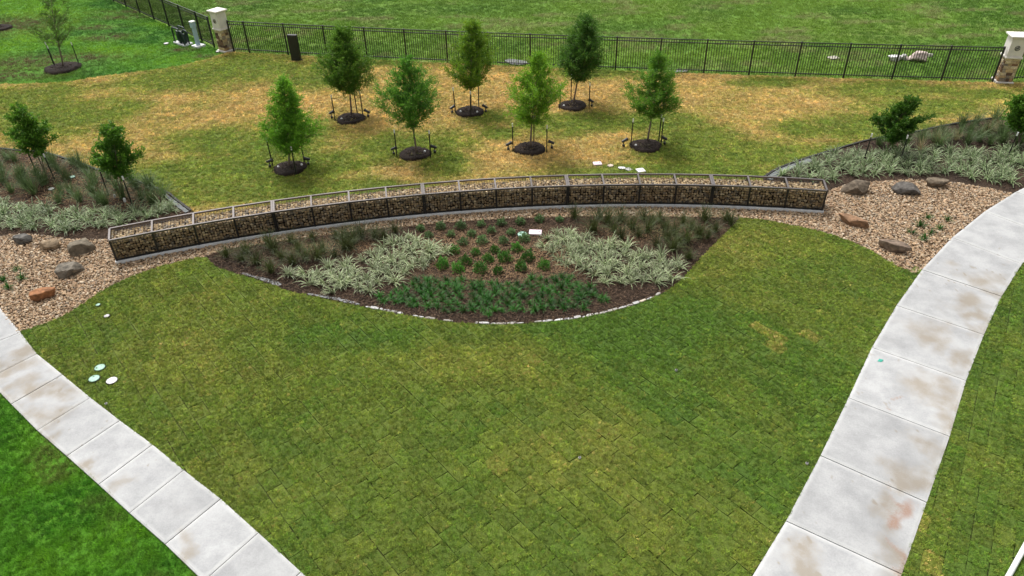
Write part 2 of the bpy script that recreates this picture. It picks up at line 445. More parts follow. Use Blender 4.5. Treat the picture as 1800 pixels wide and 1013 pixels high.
# ------------------------------------------------------------------ scatter: many small pieces in one object
def scatter(name, P, rot, scl, col, var, protos, mat, parent=None):
    """one mesh = scatter points + prototype pieces; nodes set the pieces on the points"""
    n = len(P)
    V = [np.asarray(P, np.float32)]; F = []; pid = [np.full(n, -1, np.int32)]; off = n
    for k, (pv, pf) in enumerate(protos):
        V.append(np.asarray(pv, np.float32)); F.append(np.asarray(pf, np.int32) + off); off += len(pv)
        pid.append(np.full(len(pv), k, np.int32))
    V = np.vstack(V); F = np.vstack(F); pid = np.concatenate(pid); ext = len(V) - n
    me = fast_mesh(name, V, F, mat)
    attr(me, 'pid', 'INT', 'POINT', pid)
    attr(me, 'rot', 'FLOAT_VECTOR', 'POINT', np.vstack([rot, np.zeros((ext, 3))]))
    attr(me, 'scl', 'FLOAT_VECTOR', 'POINT', np.vstack([scl, np.ones((ext, 3))]))
    attr(me, 'var', 'INT', 'POINT', np.concatenate([var, np.zeros(ext, np.int32)]))
    attr(me, 'col', 'FLOAT_COLOR', 'POINT', np.vstack([np.c_[col, np.ones(n)], np.ones((ext, 4))]))
    o = link(name, me, parent)
    ng = bpy.data.node_groups.new(name + '_set', 'GeometryNodeTree')
    ng.interface.new_socket('Geometry', in_out='INPUT', socket_type='NodeSocketGeometry')
    ng.interface.new_socket('Geometry', in_out='OUTPUT', socket_type='NodeSocketGeometry')
    gi = ng.nodes.new('NodeGroupInput'); go = ng.nodes.new('NodeGroupOutput'); L = ng.links.new
    def named(t, nm):
        a = ng.nodes.new('GeometryNodeInputNamedAttribute'); a.data_type = t; a.inputs['Name'].default_value = nm; return a.outputs['Attribute']
    pidn = named('INT', 'pid')
    def sep(k):
        c = ng.nodes.new('FunctionNodeCompare'); c.data_type = 'INT'; c.operation = 'EQUAL'; c.inputs[3].default_value = k
        L(pidn, c.inputs[2])
        s = ng.nodes.new('GeometryNodeSeparateGeometry'); s.domain = 'POINT'
        L(gi.outputs[0], s.inputs['Geometry']); L(c.outputs[0], s.inputs['Selection'])
        return s.outputs['Selection']
    jn = ng.nodes.new('GeometryNodeJoinGeometry')
    for k in reversed(range(len(protos))):
        gti = ng.nodes.new('GeometryNodeGeometryToInstance'); L(sep(k), gti.inputs[0]); L(gti.outputs[0], jn.inputs[0])
    iop = ng.nodes.new('GeometryNodeInstanceOnPoints')
    L(sep(-1), iop.inputs['Points']); L(jn.outputs[0], iop.inputs['Instance'])
    iop.inputs['Pick Instance'].default_value = True
    L(named('INT', 'var'), iop.inputs['Instance Index'])
    er = ng.nodes.new('FunctionNodeEulerToRotation'); L(named('FLOAT_VECTOR', 'rot'), er.inputs[0])
    L(er.outputs[0], iop.inputs['Rotation'])
    L(named('FLOAT_VECTOR', 'scl'), iop.inputs['Scale'])
    L(iop.outputs[0], go.inputs[0])
    md = o.modifiers.new('pieces', 'NODES'); md.node_group = ng
    return o

def grass_proto(seed, n=16, rad=0.07, h=0.045, w=0.010, lay=0.9):
    r = np.random.default_rng(seed); V = []; F = []
    for i in range(n):
        a = r.uniform(0, 2 * math.pi); q = rad * math.sqrt(r.uniform(0, 1))
        x, y = q * math.cos(a), q * math.sin(a)
        d = r.uniform(0, 2 * math.pi); L_ = h * r.uniform(0.6, 1.5); s = L_ * lay * r.uniform(0.4, 1.3)
        tx, ty, tz = x + s * math.cos(d), y + s * math.sin(d), L_ * r.uniform(0.5, 1.0)
        wx, wy = -math.sin(d) * w / 2, math.cos(d) * w / 2
        b = len(V)
        V += [(x - wx, y - wy, -0.005), (x + wx, y + wy, -0.005), (tx, ty, tz)]
        F.append((b, b + 1, b + 2))
    return np.array(V), np.array(F)

def ico_pebbles(k, sub=1):
    out = []
    for s in range(k):
        bm = bmesh.new(); bmesh.ops.create_icosphere(bm, subdivisions=sub, radius=0.5)
        r = np.random.default_rng(50 + s)
        V = np.array([v.co[:] for v in bm.verts]); F = np.array([[v.index for v in f.verts] for f in bm.faces]); bm.free()
        V = V * (1 + 0.22 * (r.uniform(-1, 1, (len(V), 1))))
        V *= np.array([1.25, 0.9, 0.62]) * r.uniform(0.85, 1.15, 3)
        out.append((V, F))
    return out

# ------------------------------------------------------------------ plan of the place (from the photograph's outlines)
GC = np.array([3.106, -19.906])            # centre of the gabion wall's arc
GR = 45.07                                 # radius of the footing's front edge
def pol(r, a, z=0.0): return (GC[0] + r * math.cos(a), GC[1] + r * math.sin(a), z)
def ang(p): return math.atan2(p[1] - GC[1], p[0] - GC[0])

left_edge_R = UP([(-60, 455), (0, 546), (16, 572), (36, 588), (65, 622.6), (109.6, 659), (159, 699.5), (210.6, 739.8), (268, 782), (323, 827), (388, 877.5), (454, 937), (536.7, 1013)])
left_edge_L = UP([(-130, 570), (-70, 640), (-35, 660), (0, 696), (20, 710.7), (65.7, 756.8), (117.6, 802), (173.5, 852), (228, 902), (290.7, 957), (344, 1013)])
right_edge_L = UP([(1320, 1013), (1381.8, 916.4), (1442.2, 801.5), (1491.4, 700), (1532.6, 611.4), (1576, 537.4), (1620.5, 474.6), (1673.5, 418.3), (1731, 372), (1780, 342), (1800, 332)])
right_edge_R = UP([(1586, 1007), (1628.7, 884), (1669, 768), (1698, 669.6), (1729.5, 588.7), (1760.4, 521.6), (1796, 465), (1850, 408)])
lawn_gravel_left = UP([(34, 583), (65, 573.6), (107.5, 557), (143, 536), (182, 510), (228, 487), (284, 467.5), (322, 458), (350.6, 453), (361, 452)])
bed_front = UP([(361, 452), (385, 470.6), (433, 486), (477, 500.6), (515, 513), (559, 523), (606, 533), (644, 540.5), (689, 549), (748, 560), (807, 567), (850, 569.5), (900, 570), (947, 567), (1004, 561), (1051.6, 553), (1096, 542), (1133.6, 529.5), (1165, 515), (1190.5, 498), (1209.4, 479), (1231.5, 453.7), (1257, 428), (1279, 406), (1301, 382.8)])
lawn_gravel_right = UP([(1301, 382.8), (1343.6, 386.7), (1384, 394), (1434, 405), (1484.6, 420), (1528, 439.4), (1568.5, 463), (1609, 481)])
bed_top = UP([(361, 450), (401, 438), (442, 431.5), (496, 423.5), (543, 417), (591, 411), (659, 403), (718, 397.5), (763, 393.5), (822, 388.3), (896, 384), (1000, 381), (1060, 380.2), (1121, 380), (1216, 381.3), (1299, 382.2)])
rbed_low = UP([(1457, 335.4), (1488, 325), (1535, 320), (1592, 316), (1635.6, 317.6), (1686, 322), (1736, 330), (1780, 340)])
rbed_top = UP([(1340, 311), (1367, 295), (1417.5, 276.6), (1468, 261.5), (1528, 244.7), (1602, 232), (1669, 218), (1736, 208), (1770, 206), (1800, 204.5), (1860, 203)])
lbed_top = UP([(-70, 255), (0, 260), (40, 264), (84, 268.5), (134, 283.5), (178, 298.7), (218, 309), (255, 322), (295, 337), (312.7, 350.5), (338, 369.5)])
lbed_low = UP([(-60, 425), (0, 415.6), (32.6, 410.7), (81, 414), (130, 420.5), (189, 420.5)])
lush_edge = UP([(-120, 150), (0, 147.7), (60, 147), (117.5, 144), (168, 136), (235, 127), (285, 121), (336, 111), (380, 99), (397, 93)])
fence_pts = UP([(411.5, 89.5), (507, 95), (645.5, 103.5), (787, 110), (932, 115.5), (1081.5, 121.5), (1236.5, 127.5), (1316.5, 130.8), (1398, 133.6), (1482.5, 136.2), (1568, 138.7), (1654.5, 141), (1743.5, 142.7)])
cf = np.polyfit(fence_pts[:, 0], fence_pts[:, 1], 3)
def fence_y(x): return float(np.polyval(cf, x))

A0 = ang(U(203.7, 462.7)); A1 = ang(U(1447.6, 375))      # left and right ends of the wall

# ------------------------------------------------------------------ setting: ground sheets
def sheet(name, poly, z, mat, parent=None):
    poly = [tuple(p) for p in poly]
    me = mesh(name, [(p[0], p[1], z) for p in poly], [tuple(range(len(poly)))], mat)
    if me.polygons[0].normal.z < 0: me.flip_normals()
    return props(link(name, me, parent), kind='structure')

def relief(name, poly, z, amp, step, mat, seed=0, crown=0.0):
    """sheet with an uneven surface (triangulated inside its outline)"""
    poly = np.asarray(poly)
    lo, hi = poly.min(0), poly.max(0)
    gx, gy = np.meshgrid(np.arange(lo[0], hi[0], step), np.arange(lo[1], hi[1], step))
    P = np.c_[gx.ravel(), gy.ravel()] + np.random.default_rng(seed).uniform(-0.3, 0.3, (gx.size, 2)) * step
    P = P[inside(P, poly)]
    D = np.min(np.linalg.norm(P[:, None, :] - poly[None, ::2, :], axis=2), axis=1) if len(P) < 60000 else np.ones(len(P))
    P = P[D > step * 0.4]
    allp = np.vstack([poly, P]); n = len(poly)
    v, e, f, *_ = delaunay_2d_cdt([Vector(p) for p in allp], [(i, (i + 1) % n) for i in range(n)], [], 1, 1e-5)
    V = np.array([q[:] for q in v])
    dist = np.min(np.linalg.norm(V[:, None, :] - poly[None, :, :], axis=2), axis=1)
    Z = z + amp * 2 * (fbm(V[:, 0] * 2.2, V[:, 1] * 2.2, seed) - 0.5) + crown * np.minimum(dist / 2.0, 1.0)
    me = mesh(name, np.c_[V, Z], [t for t in f], mat, True)
    if me.polygons[0].normal.z < 0: me.flip_normals()
    return props(link(name, me), kind='structure'), (lambda x, y: z)

S = 700.0
sheet('ground', [(-S, -S), (S, -S), (S, S), (-S, S)], -0.07, M['field'])

side_dir = UP([(355, 72), (213, 8)]); sdv = (side_dir[1] - side_dir[0]) / np.linalg.norm(side_dir[1] - side_dir[0])
lush_poly = np.vstack([smooth(lush_edge), [side_dir[0] + sdv * 0.5], [side_dir[0] + sdv * 40], [side_dir[0] + sdv * 40 + np.array([-60, 0])], [lush_edge[0] + np.array([-40, 3])]])
sheet('side_lawn', lush_poly, -0.045, M['lush'])

lawnB = [(left_edge_R[-1] + (left_edge_R[-1] - left_edge_R[-2]) * 3), (right_edge_L[0] + (right_edge_L[0] - right_edge_L[1]) * 2)]
front_poly = np.vstack([smooth(left_edge_R[3:]), lawnB, smooth(right_edge_L[:7]), smooth(lawn_gravel_right)[::-1], smooth(bed_front)[::-1], smooth(lawn_gravel_left)[::-1]])
front_lawn = sheet('front_lawn', front_poly, -0.052, M['soil'])

# right lawn beyond the sidewalk
rr = right_edge_R
right_poly = np.vstack([[rr[0] + (rr[0] - rr[1]) * 2], smooth(rr), [rr[-1] + np.array([4, 3])], [rr[-1] + np.array([9, -3])], [rr[0] + np.array([12, -8])]])
right_lawn = sheet('right_lawn', right_poly, -0.054, M['soil'])

# verge in the lower left corner
ll = left_edge_L
verge_poly = np.vstack([smooth(ll), [ll[-1] + (ll[-1] - ll[-2]) * 4], [ll[-1] + np.array([-12, -6])], [ll[0] + np.array([-8, -4])]])
sheet('verge_lawn', verge_poly, -0.048, M['lush'])

# upper lawn between the wall and the fence
fx = np.linspace(fence_pts[0, 0], fence_pts[-1, 0] + 12, 40)
fence_line = np.array([(x, fence_y(min(x, fence_pts[-1, 0])) - 0.18 - max(0, x - fence_pts[-1, 0]) * 0.1) for x in fx])
wall_back = np.array([pol(GR + 1.08, a)[:2] for a in np.linspace(A0 - 0.03, A1 + 0.015, 40)])   # right to left
i_r = ang(rbed_top[0]); i_l = ang(lbed_top[-1])
wall_mid = np.array([pol(GR + 1.0, a)[:2] for a in np.linspace(i_l, i_r, 40)])
upper_poly = np.vstack([smooth(lbed_top), wall_mid, smooth(rbed_top), [rbed_top[-1] + np.array([4, 4])], fence_line[::-1], smooth(lush_edge)[::-1]])
upper_lawn = sheet('upper_lawn', upper_poly, -0.05, M['soil'])

# gravel
wall_front = lambda a0, a1, n=30: np.array([pol(GR - 0.0, a)[:2] for a in np.linspace(a0, a1, n)])
gl_poly = np.vstack([smooth(lbed_low), [pol(GR + 1.0, A0)[:2]], wall_front(A0, A0 - 0.09, 8), smooth(lawn_gravel_left)[::-1], smooth(left_edge_R[:4])[::-1] - 0.0])
gs_poly = np.vstack([smooth(bed_top), wall_front(ang(bed_top[-1]), ang(bed_top[0]), 40)])
gr_poly = np.vstack([[pol(GR + 0.9, A1)[:2]], smooth(rbed_low), smooth(right_edge_L[6:10])[::-1], smooth(lawn_gravel_right)[::-1], wall_front(ang(bed_top[-1]), A1, 8)])
gl2_poly = np.vstack([wall_front(A0 - 0.09, ang(bed_top[0]), 6), [bed_top[0]], [lawn_gravel_left[-3]]])
GRAVEL = [('gravel_bed', gl_poly, -0.040), ('gravel_strip', gs_poly, -0.0385), ('gravel_bed', gr_poly, -0.0395)]
gravel_objs = [sheet(n, p, z, M['gravelbase']) for n, p, z in GRAVEL]

# planting beds
cb_poly = np.vstack([smooth(bed_front), smooth(bed_top)[::-1]])
relief('planting_bed', cb_poly, -0.030, 0.03, 0.22, M['mulch'], 3)
lb_back = np.array([pol(GR + 1.02, a)[:2] for a in np.linspace(ang(lbed_top[-1]), A0, 12)])
lb_poly = np.vstack([smooth(lbed_top), lb_back, smooth(lbed_low)[::-1]])
relief('planting_bed', lb_poly, -0.030, 0.03, 0.3, M['mulch'], 4)
rb_back = np.array([pol(GR + 1.02, a)[:2] for a in np.linspace(A1, ang(rbed_top[0]), 12)])
rb_poly = np.vstack([smooth(rbed_low)[::-1], rb_back, smooth(rbed_top), [rbed_top[-1] + np.array([1, -2])], [rbed_low[-1] + np.array([3.2, 1.4])]])
relief('planting_bed', rb_poly, -0.030, 0.03, 0.3, M['mulch'], 5)

# ------------------------------------------------------------------ sidewalks, slab by slab
def blob(P, cx, cy, rx, ry, rot=0.0):
    d = P - np.array([cx, cy]); c, s = math.cos(rot), math.sin(rot)
    u = (d[:, 0] * c + d[:, 1] * s) / rx; v = (-d[:, 0] * s + d[:, 1] * c) / ry
    return np.exp(-(u * u + v * v))

dirt_px = [  # photograph points with dried mud: x, y, radius across, radius along (m)
    (30, 640, 0.8, 0.45), (55, 690, 1.0, 0.45), (110, 690, 0.5, 0.3), (95, 730, 0.6, 0.35), (20, 630, 0.6, 0.4), (90, 765, 0.35, 0.3),
    (200, 870, 0.3, 0.5), (320, 970, 0.25, 0.5), (120, 790, 0.3, 0.2), (150, 830, 0.3, 0.2),
    (1725, 490, 0.9, 0.6), (1745, 500, 0.5, 0.6), (1760, 515, 0.4, 0.4), (1690, 530, 0.6, 0.5), (1715, 560, 0.35, 0.7), (1640, 590, 0.75, 0.5), (1690, 640, 0.5, 0.5),
    (1650, 690, 0.7, 0.6), (1665, 730, 0.4, 0.8), (1640, 790, 0.3, 0.6), (1610, 850, 0.5, 0.5), (1640, 840, 0.35, 0.5), (1560, 880, 0.35, 0.35), (1590, 935, 0.3, 0.5), (1420, 1000, 0.5, 0.5), (1570, 980, 0.3, 0.5)]
rust_px = [(1570, 870, 0.12, 0.25), (1600, 895, 0.4, 0.3), (1605, 925, 0.25, 0.5), (1590, 985, 0.2, 0.4), (1572, 700, 0.10, 0.16), (1565, 725, 0.12, 0.10)]
def stains(P):
    d = 0.16 + 0.40 * (fbm(P[:, 0] * 0.9, P[:, 1] * 0.9, 21, 5) - 0.5)
    W = P + 1.7 * np.c_[fbm(P[:, 0] * 1.3, P[:, 1] * 1.3, 3, 6) - 0.5, fbm(P[:, 0] * 1.3, P[:, 1] * 1.3, 4, 6) - 0.5]
    for x, y, rx, ry in dirt_px:
        c = U(x, y); d = np.maximum(d, (0.12 + 0.62 * blob(W, c[0], c[1], rx * 1.25, ry * 1.25)) * (0.30 + 1.35 * fbm(P[:, 0] * 2.8, P[:, 1] * 2.8, 5, 5)))
    # small dark spots
    sp = vnoise(P[:, 0] * 7, P[:, 1] * 7, 31); d = d + np.where(sp > 0.93, 0.45, 0) * (fbm(P[:, 0] * 0.5, P[:, 1] * 0.5, 33, 2) > 0.5)
    r = np.zeros(len(P))
    for x, y, rx, ry in rust_px:
        c = U(x, y); r = r + 0.6 * blob(W, c[0], c[1], rx, ry) * (0.6 + 0.8 * fbm(P[:, 0] * 3, P[:, 1] * 3, 8, 4))
    return d, r

def slab_obj(c00, c10, c11, c01, parent, dz=0.0, zt=0.022):
    """corners: start-left, start-right, end-right, end-left (2-D); a gap at both ends"""
    c00, c10, c11, c01 = [np.array(c, float) for c in (c00, c10, c11, c01)]
    Lm = np.linalg.norm(c01 - c00); g = 0.011 / Lm
    a0, a1 = c00 + (c01 - c00) * g, c10 + (c11 - c10) * g
    b0, b1 = c00 + (c01 - c00) * (1 - g), c10 + (c11 - c10) * (1 - g)
    n = 40
    s, t = np.meshgrid(np.linspace(0, 1, n), np.linspace(0, 1, n))
    s = s.ravel()[:, None]; t = t.ravel()[:, None]
    P = (a0 * (1 - s) + a1 * s) * (1 - t) + (b0 * (1 - s) + b1 * s) * t
    wd = np.linalg.norm(c10 - c00)
    bd = np.minimum(np.minimum(s, 1 - s) * wd, np.minimum(t, 1 - t) * Lm)[:, 0]
    zz = np.full(len(P), zt + dz) - 0.012 * (bd < 0.005)
    V = np.c_[P, zz]
    F = [(j * n + i, j * n + i + 1, (j + 1) * n + i + 1, (j + 1) * n + i) for j in range(n - 1) for i in range(n - 1)]
    rim = [i for i in range(n)] + [(j + 1) * n - 1 for j in range(1, n)] + [(n - 1) * n + i for i in range(n - 2, -1, -1)] + [j * n for j in range(n - 2, 0, -1)]
    base = len(V)
    V = np.vstack([V, np.c_[P[rim], np.full(len(rim), -0.1)]])
    m = len(rim)
    F += [(rim[(i + 1) % m], rim[i], base + i, base + (i + 1) % m) for i in range(m)]
    me = fast_mesh('slab', V, np.array(F), M['slab'])
    if me.polygons[0].normal.z < 0: me.flip_normals()
    d, r = stains(V[:, :2])
    bd2 = np.r_[np.clip(1 - bd / 0.10, 0, 1) ** 0.5 * 0.75, np.zeros(m)] * (0.5 + 0.7 * vnoise(V[:, 0] * 6, V[:, 1] * 6, 3))
    attr(me, 'dirt', 'FLOAT', 'POINT', d); attr(me, 'rust', 'FLOAT', 'POINT', r); attr(me, 'border', 'FLOAT', 'POINT', np.clip(bd2, 0, 1))
    return link('slab', me, parent)

LRp = [(-20, 518), (36, 584.6), (65, 622.6), (109.6, 659), (159, 699.5), (210.6, 739.8), (268, 782), (323, 827), (388, 877.5), (454, 937), (529, 1006)]
LLp = [(-120, 590), (-60, 622), (-22, 667), (20, 710.7), (65.7, 756.8), (117.6, 802), (173.5, 852), (228, 902), (290.7, 957), (358, 1022), (430, 1095)]
RLp = [(1850, 306), (1785, 338), (1731, 372), (1673.5, 418.3), (1620.5, 474.6), (1576, 537.4), (1532.6, 611.4), (1491.4, 700), (1442.2, 801.5), (1381.8, 916.4), (1305, 1042)]
RRp = [(1960, 340), (1895, 374), (1844, 415), (1796, 465), (1760.4, 521.6), (1729.5, 588.7), (1698, 669.6), (1669, 768), (1628.7, 884), (1585, 1010), (1510, 1170)]
def walk(LP, RP, nm):
    a, b = UP(LP), UP(RP)
    w = sheet(nm, np.vstack([a, b[::-1]]) , -0.058, M['soil'])
    for i in range(len(a) - 1):
        slab_obj(a[i], b[i], b[i + 1], a[i + 1], w, random.uniform(-0.004, 0.004))
    # beyond the frame the walk goes on
    d = a[-1] - a[-2]
    slab_obj(a[-1], b[-1], b[-1] + d, a[-1] + d, w)
    return w
walk(LRp, LLp, 'sidewalk')
walk(RLp, RRp, 'sidewalk')

# ------------------------------------------------------------------ sod, piece by piece
GREEN, YEL, TAN = np.array([0.098, 0.186, 0.018]), np.array([0.218, 0.250, 0.034]), np.array([0.53, 0.37, 0.135])
def sod_colour(d, b):
    d = np.clip(d, 0, 1)[:, None]; b = np.asarray(b)[:, None]
    c = np.where(d < 0.5, GREEN + (YEL - GREEN) * d * 2, YEL + (TAN - YEL) * (d - 0.5) * 2)
    return c * b

green_px = [(480, 262, 3.2, 2.6), (330, 312, 5, 2.2), (232, 187, 1.3, 0.9), (430, 122, 5.5, 2.6), (380, 250, 2.6, 1.6), (560, 140, 2.5, 1.5), (700, 258, 3.0, 1.8), (775, 285, 1.2, 1.6),
            (1010, 218, 2.8, 1.3), (1065, 127, 3.4, 1.0), (1235, 255, 3.0, 2.4), (1330, 272, 3, 2.0), (1290, 300, 2.2, 1.2), (1400, 228, 1.8, 1.1), (1100, 303, 3.0, 0.7), (1530, 222, 3.0, 1.6),
            (1625, 188, 3.2, 1.2), (1590, 158, 3.5, 1.2), (1350, 145, 2.2, 0.7), (90, 205, 4.5, 2.6), (20, 175, 4, 2.2), (640, 335, 2.6, 1.0), (480, 335, 4.5, 1.4), (640, 110, 4, 0.8), (860, 205, 1.2, 0.9),
            (1720, 165, 2.0, 0.8), (1480, 268, 2.5, 1.0), (330, 140, 3.5, 2.0), (880, 235, 1.0, 0.8), (1160, 215, 2.5, 1.3), (1200, 300, 2.2, 0.8), (420, 300, 3.5, 2.0), (560, 290, 2.6, 1.6)]
def upper_d(P):
    d = 0.93 + 0.55 * (fbm(P[:, 0] * 0.45, P[:, 1] * 0.6, 41, 5) - 0.5)
    s = np.zeros(len(P))
    for x, y, rx, ry in green_px:
        c = U(x, y); s = np.maximum(s, blob(P, c[0], c[1], rx, ry))
    d = d - s * 0.95 * (0.55 + 0.75 * fbm(P[:, 0] * 1.2, P[:, 1] * 1.2, 44, 4))
    return np.maximum(d, 0.27 + 0.25 * d)
front_px = [(760, 620, 2.5, 1.5, 0.28), (950, 640, 2.0, 1.2, 0.28), (640, 590, 2.5, 0.8, -0.25), (870, 590, 4, 0.6, -0.2), (1150, 600, 3.0, 2.0, -0.15), (1230, 740, 2.0, 2.0, -0.05),
            (1100, 800, 2.0, 1.6, 0.2), (930, 780, 1.2, 1.0, 0.15), (350, 620, 4, 2.2, 0.12), (1250, 450, 2, 2, 0.15), (1450, 500, 3, 2, 0.05), (300, 560, 3, 1.5, 0.05), (450, 520, 2.5, 1, 0.1), (700, 860, 3, 2, -0.03), (1350, 420, 2, 1, 0.12)]
def front_d(P):
    q = g_front.local(P)
    band = 1 / (1 + np.exp(-q[:, 1] / 0.10)) * (q[:, 1] < 6.0) * (q[:, 0] > -2.5)        # strip laid from another, greener batch
    d = 0.22 + 0.42 * (fbm(P[:, 0] * 0.5, P[:, 1] * 0.5, 51, 5) - 0.5) - 0.10 * band
    for x, y, rx, ry, a in front_px:
        c = U(x, y); d = d + a * blob(P, c[0], c[1], rx, ry)
    return d
def right_d(P): return 0.12 + 0.45 * (fbm(P[:, 0] * 0.6, P[:, 1] * 0.6, 61, 5) - 0.5)
tan_spots = {'f': [(1340, 580), (1362, 590), (1378, 605), (1408, 590), (872, 825)], 'r': [(1628, 925), (1618, 985)]}

def half_clip(poly, p, n):
    out = []
    for i in range(len(poly)):
        a, b = poly[i], poly[(i + 1) % len(poly)]
        da, db = (a - p) @ n, (b - p) @ n
        if da >= 0: out.append(a)
        if (da >= 0) != (db >= 0): out.append(a + (b - a) * (da / (da - db)))
    return out

SW, SL = 0.41, 0.61
class SodGrid:
    def __init__(s, theta, org): s.c, s.s, s.o = math.cos(theta), math.sin(theta), np.asarray(org)
    def local(s, P):
        d = P - s.o; return np.c_[d[:, 0] * s.c + d[:, 1] * s.s, -d[:, 0] * s.s + d[:, 1] * s.c]
    def worldp(s, Q): return np.c_[Q[:, 0] * s.c - Q[:, 1] * s.s, Q[:, 0] * s.s + Q[:, 1] * s.c] + s.o
    def cell(s, P):
        q = s.local(P); j = np.floor(q[:, 1] / SW)
        off = (_hash(j, j * 0 + 3, 77) * 0.35 + 0.5 * (j % 2)) * SL
        i = np.floor((q[:, 0] - off) / SL)
        return i, j, q[:, 0] - off - i * SL, q[:, 1] - j * SW
    def tint(s, i, j): return _hash(i, j, 5)
    def tint2(s, i, j): return _hash(i, j, 9)

sod_variants = []
def sod_mesh(k):
    r = np.random.default_rng(90 + k)
    n = [4, 3]
    pts = []
    x0, y0 = SL / 2 - 0.007, SW / 2 - 0.007
    for sx in np.linspace(-x0, x0, 4)[:-1]: pts.append((sx, -y0))
    for sy in np.linspace(-y0, y0, 3)[:-1]: pts.append((x0, sy))
    for sx in np.linspace(x0, -x0, 4)[:-1]: pts.append((sx, y0))
    for sy in np.linspace(y0, -y0, 3)[:-1]: pts.append((-x0, sy))
    pts = np.array(pts) + r.uniform(-0.009, 0.006, (len(pts), 2))
    m = len(pts)
    V = [(x, y, -0.055) for x, y in pts] + [(x, y, r.uniform(-0.016, -0.004)) for x, y in pts] + [(x * 0.8, y * 0.75, r.uniform(-0.004, 0.008)) for x, y in pts]
    F = [(i, (i + 1) % m, m + (i + 1) % m, m + i) for i in range(m)] + [(m + i, m + (i + 1) % m, 2 * m + (i + 1) % m, 2 * m + i) for i in range(m)] + [tuple(2 * m + i for i in range(m))]
    return mesh('sod_piece', V, F, M['sod_obj'])
for k in range(6): sod_variants.append(sod_mesh(k))

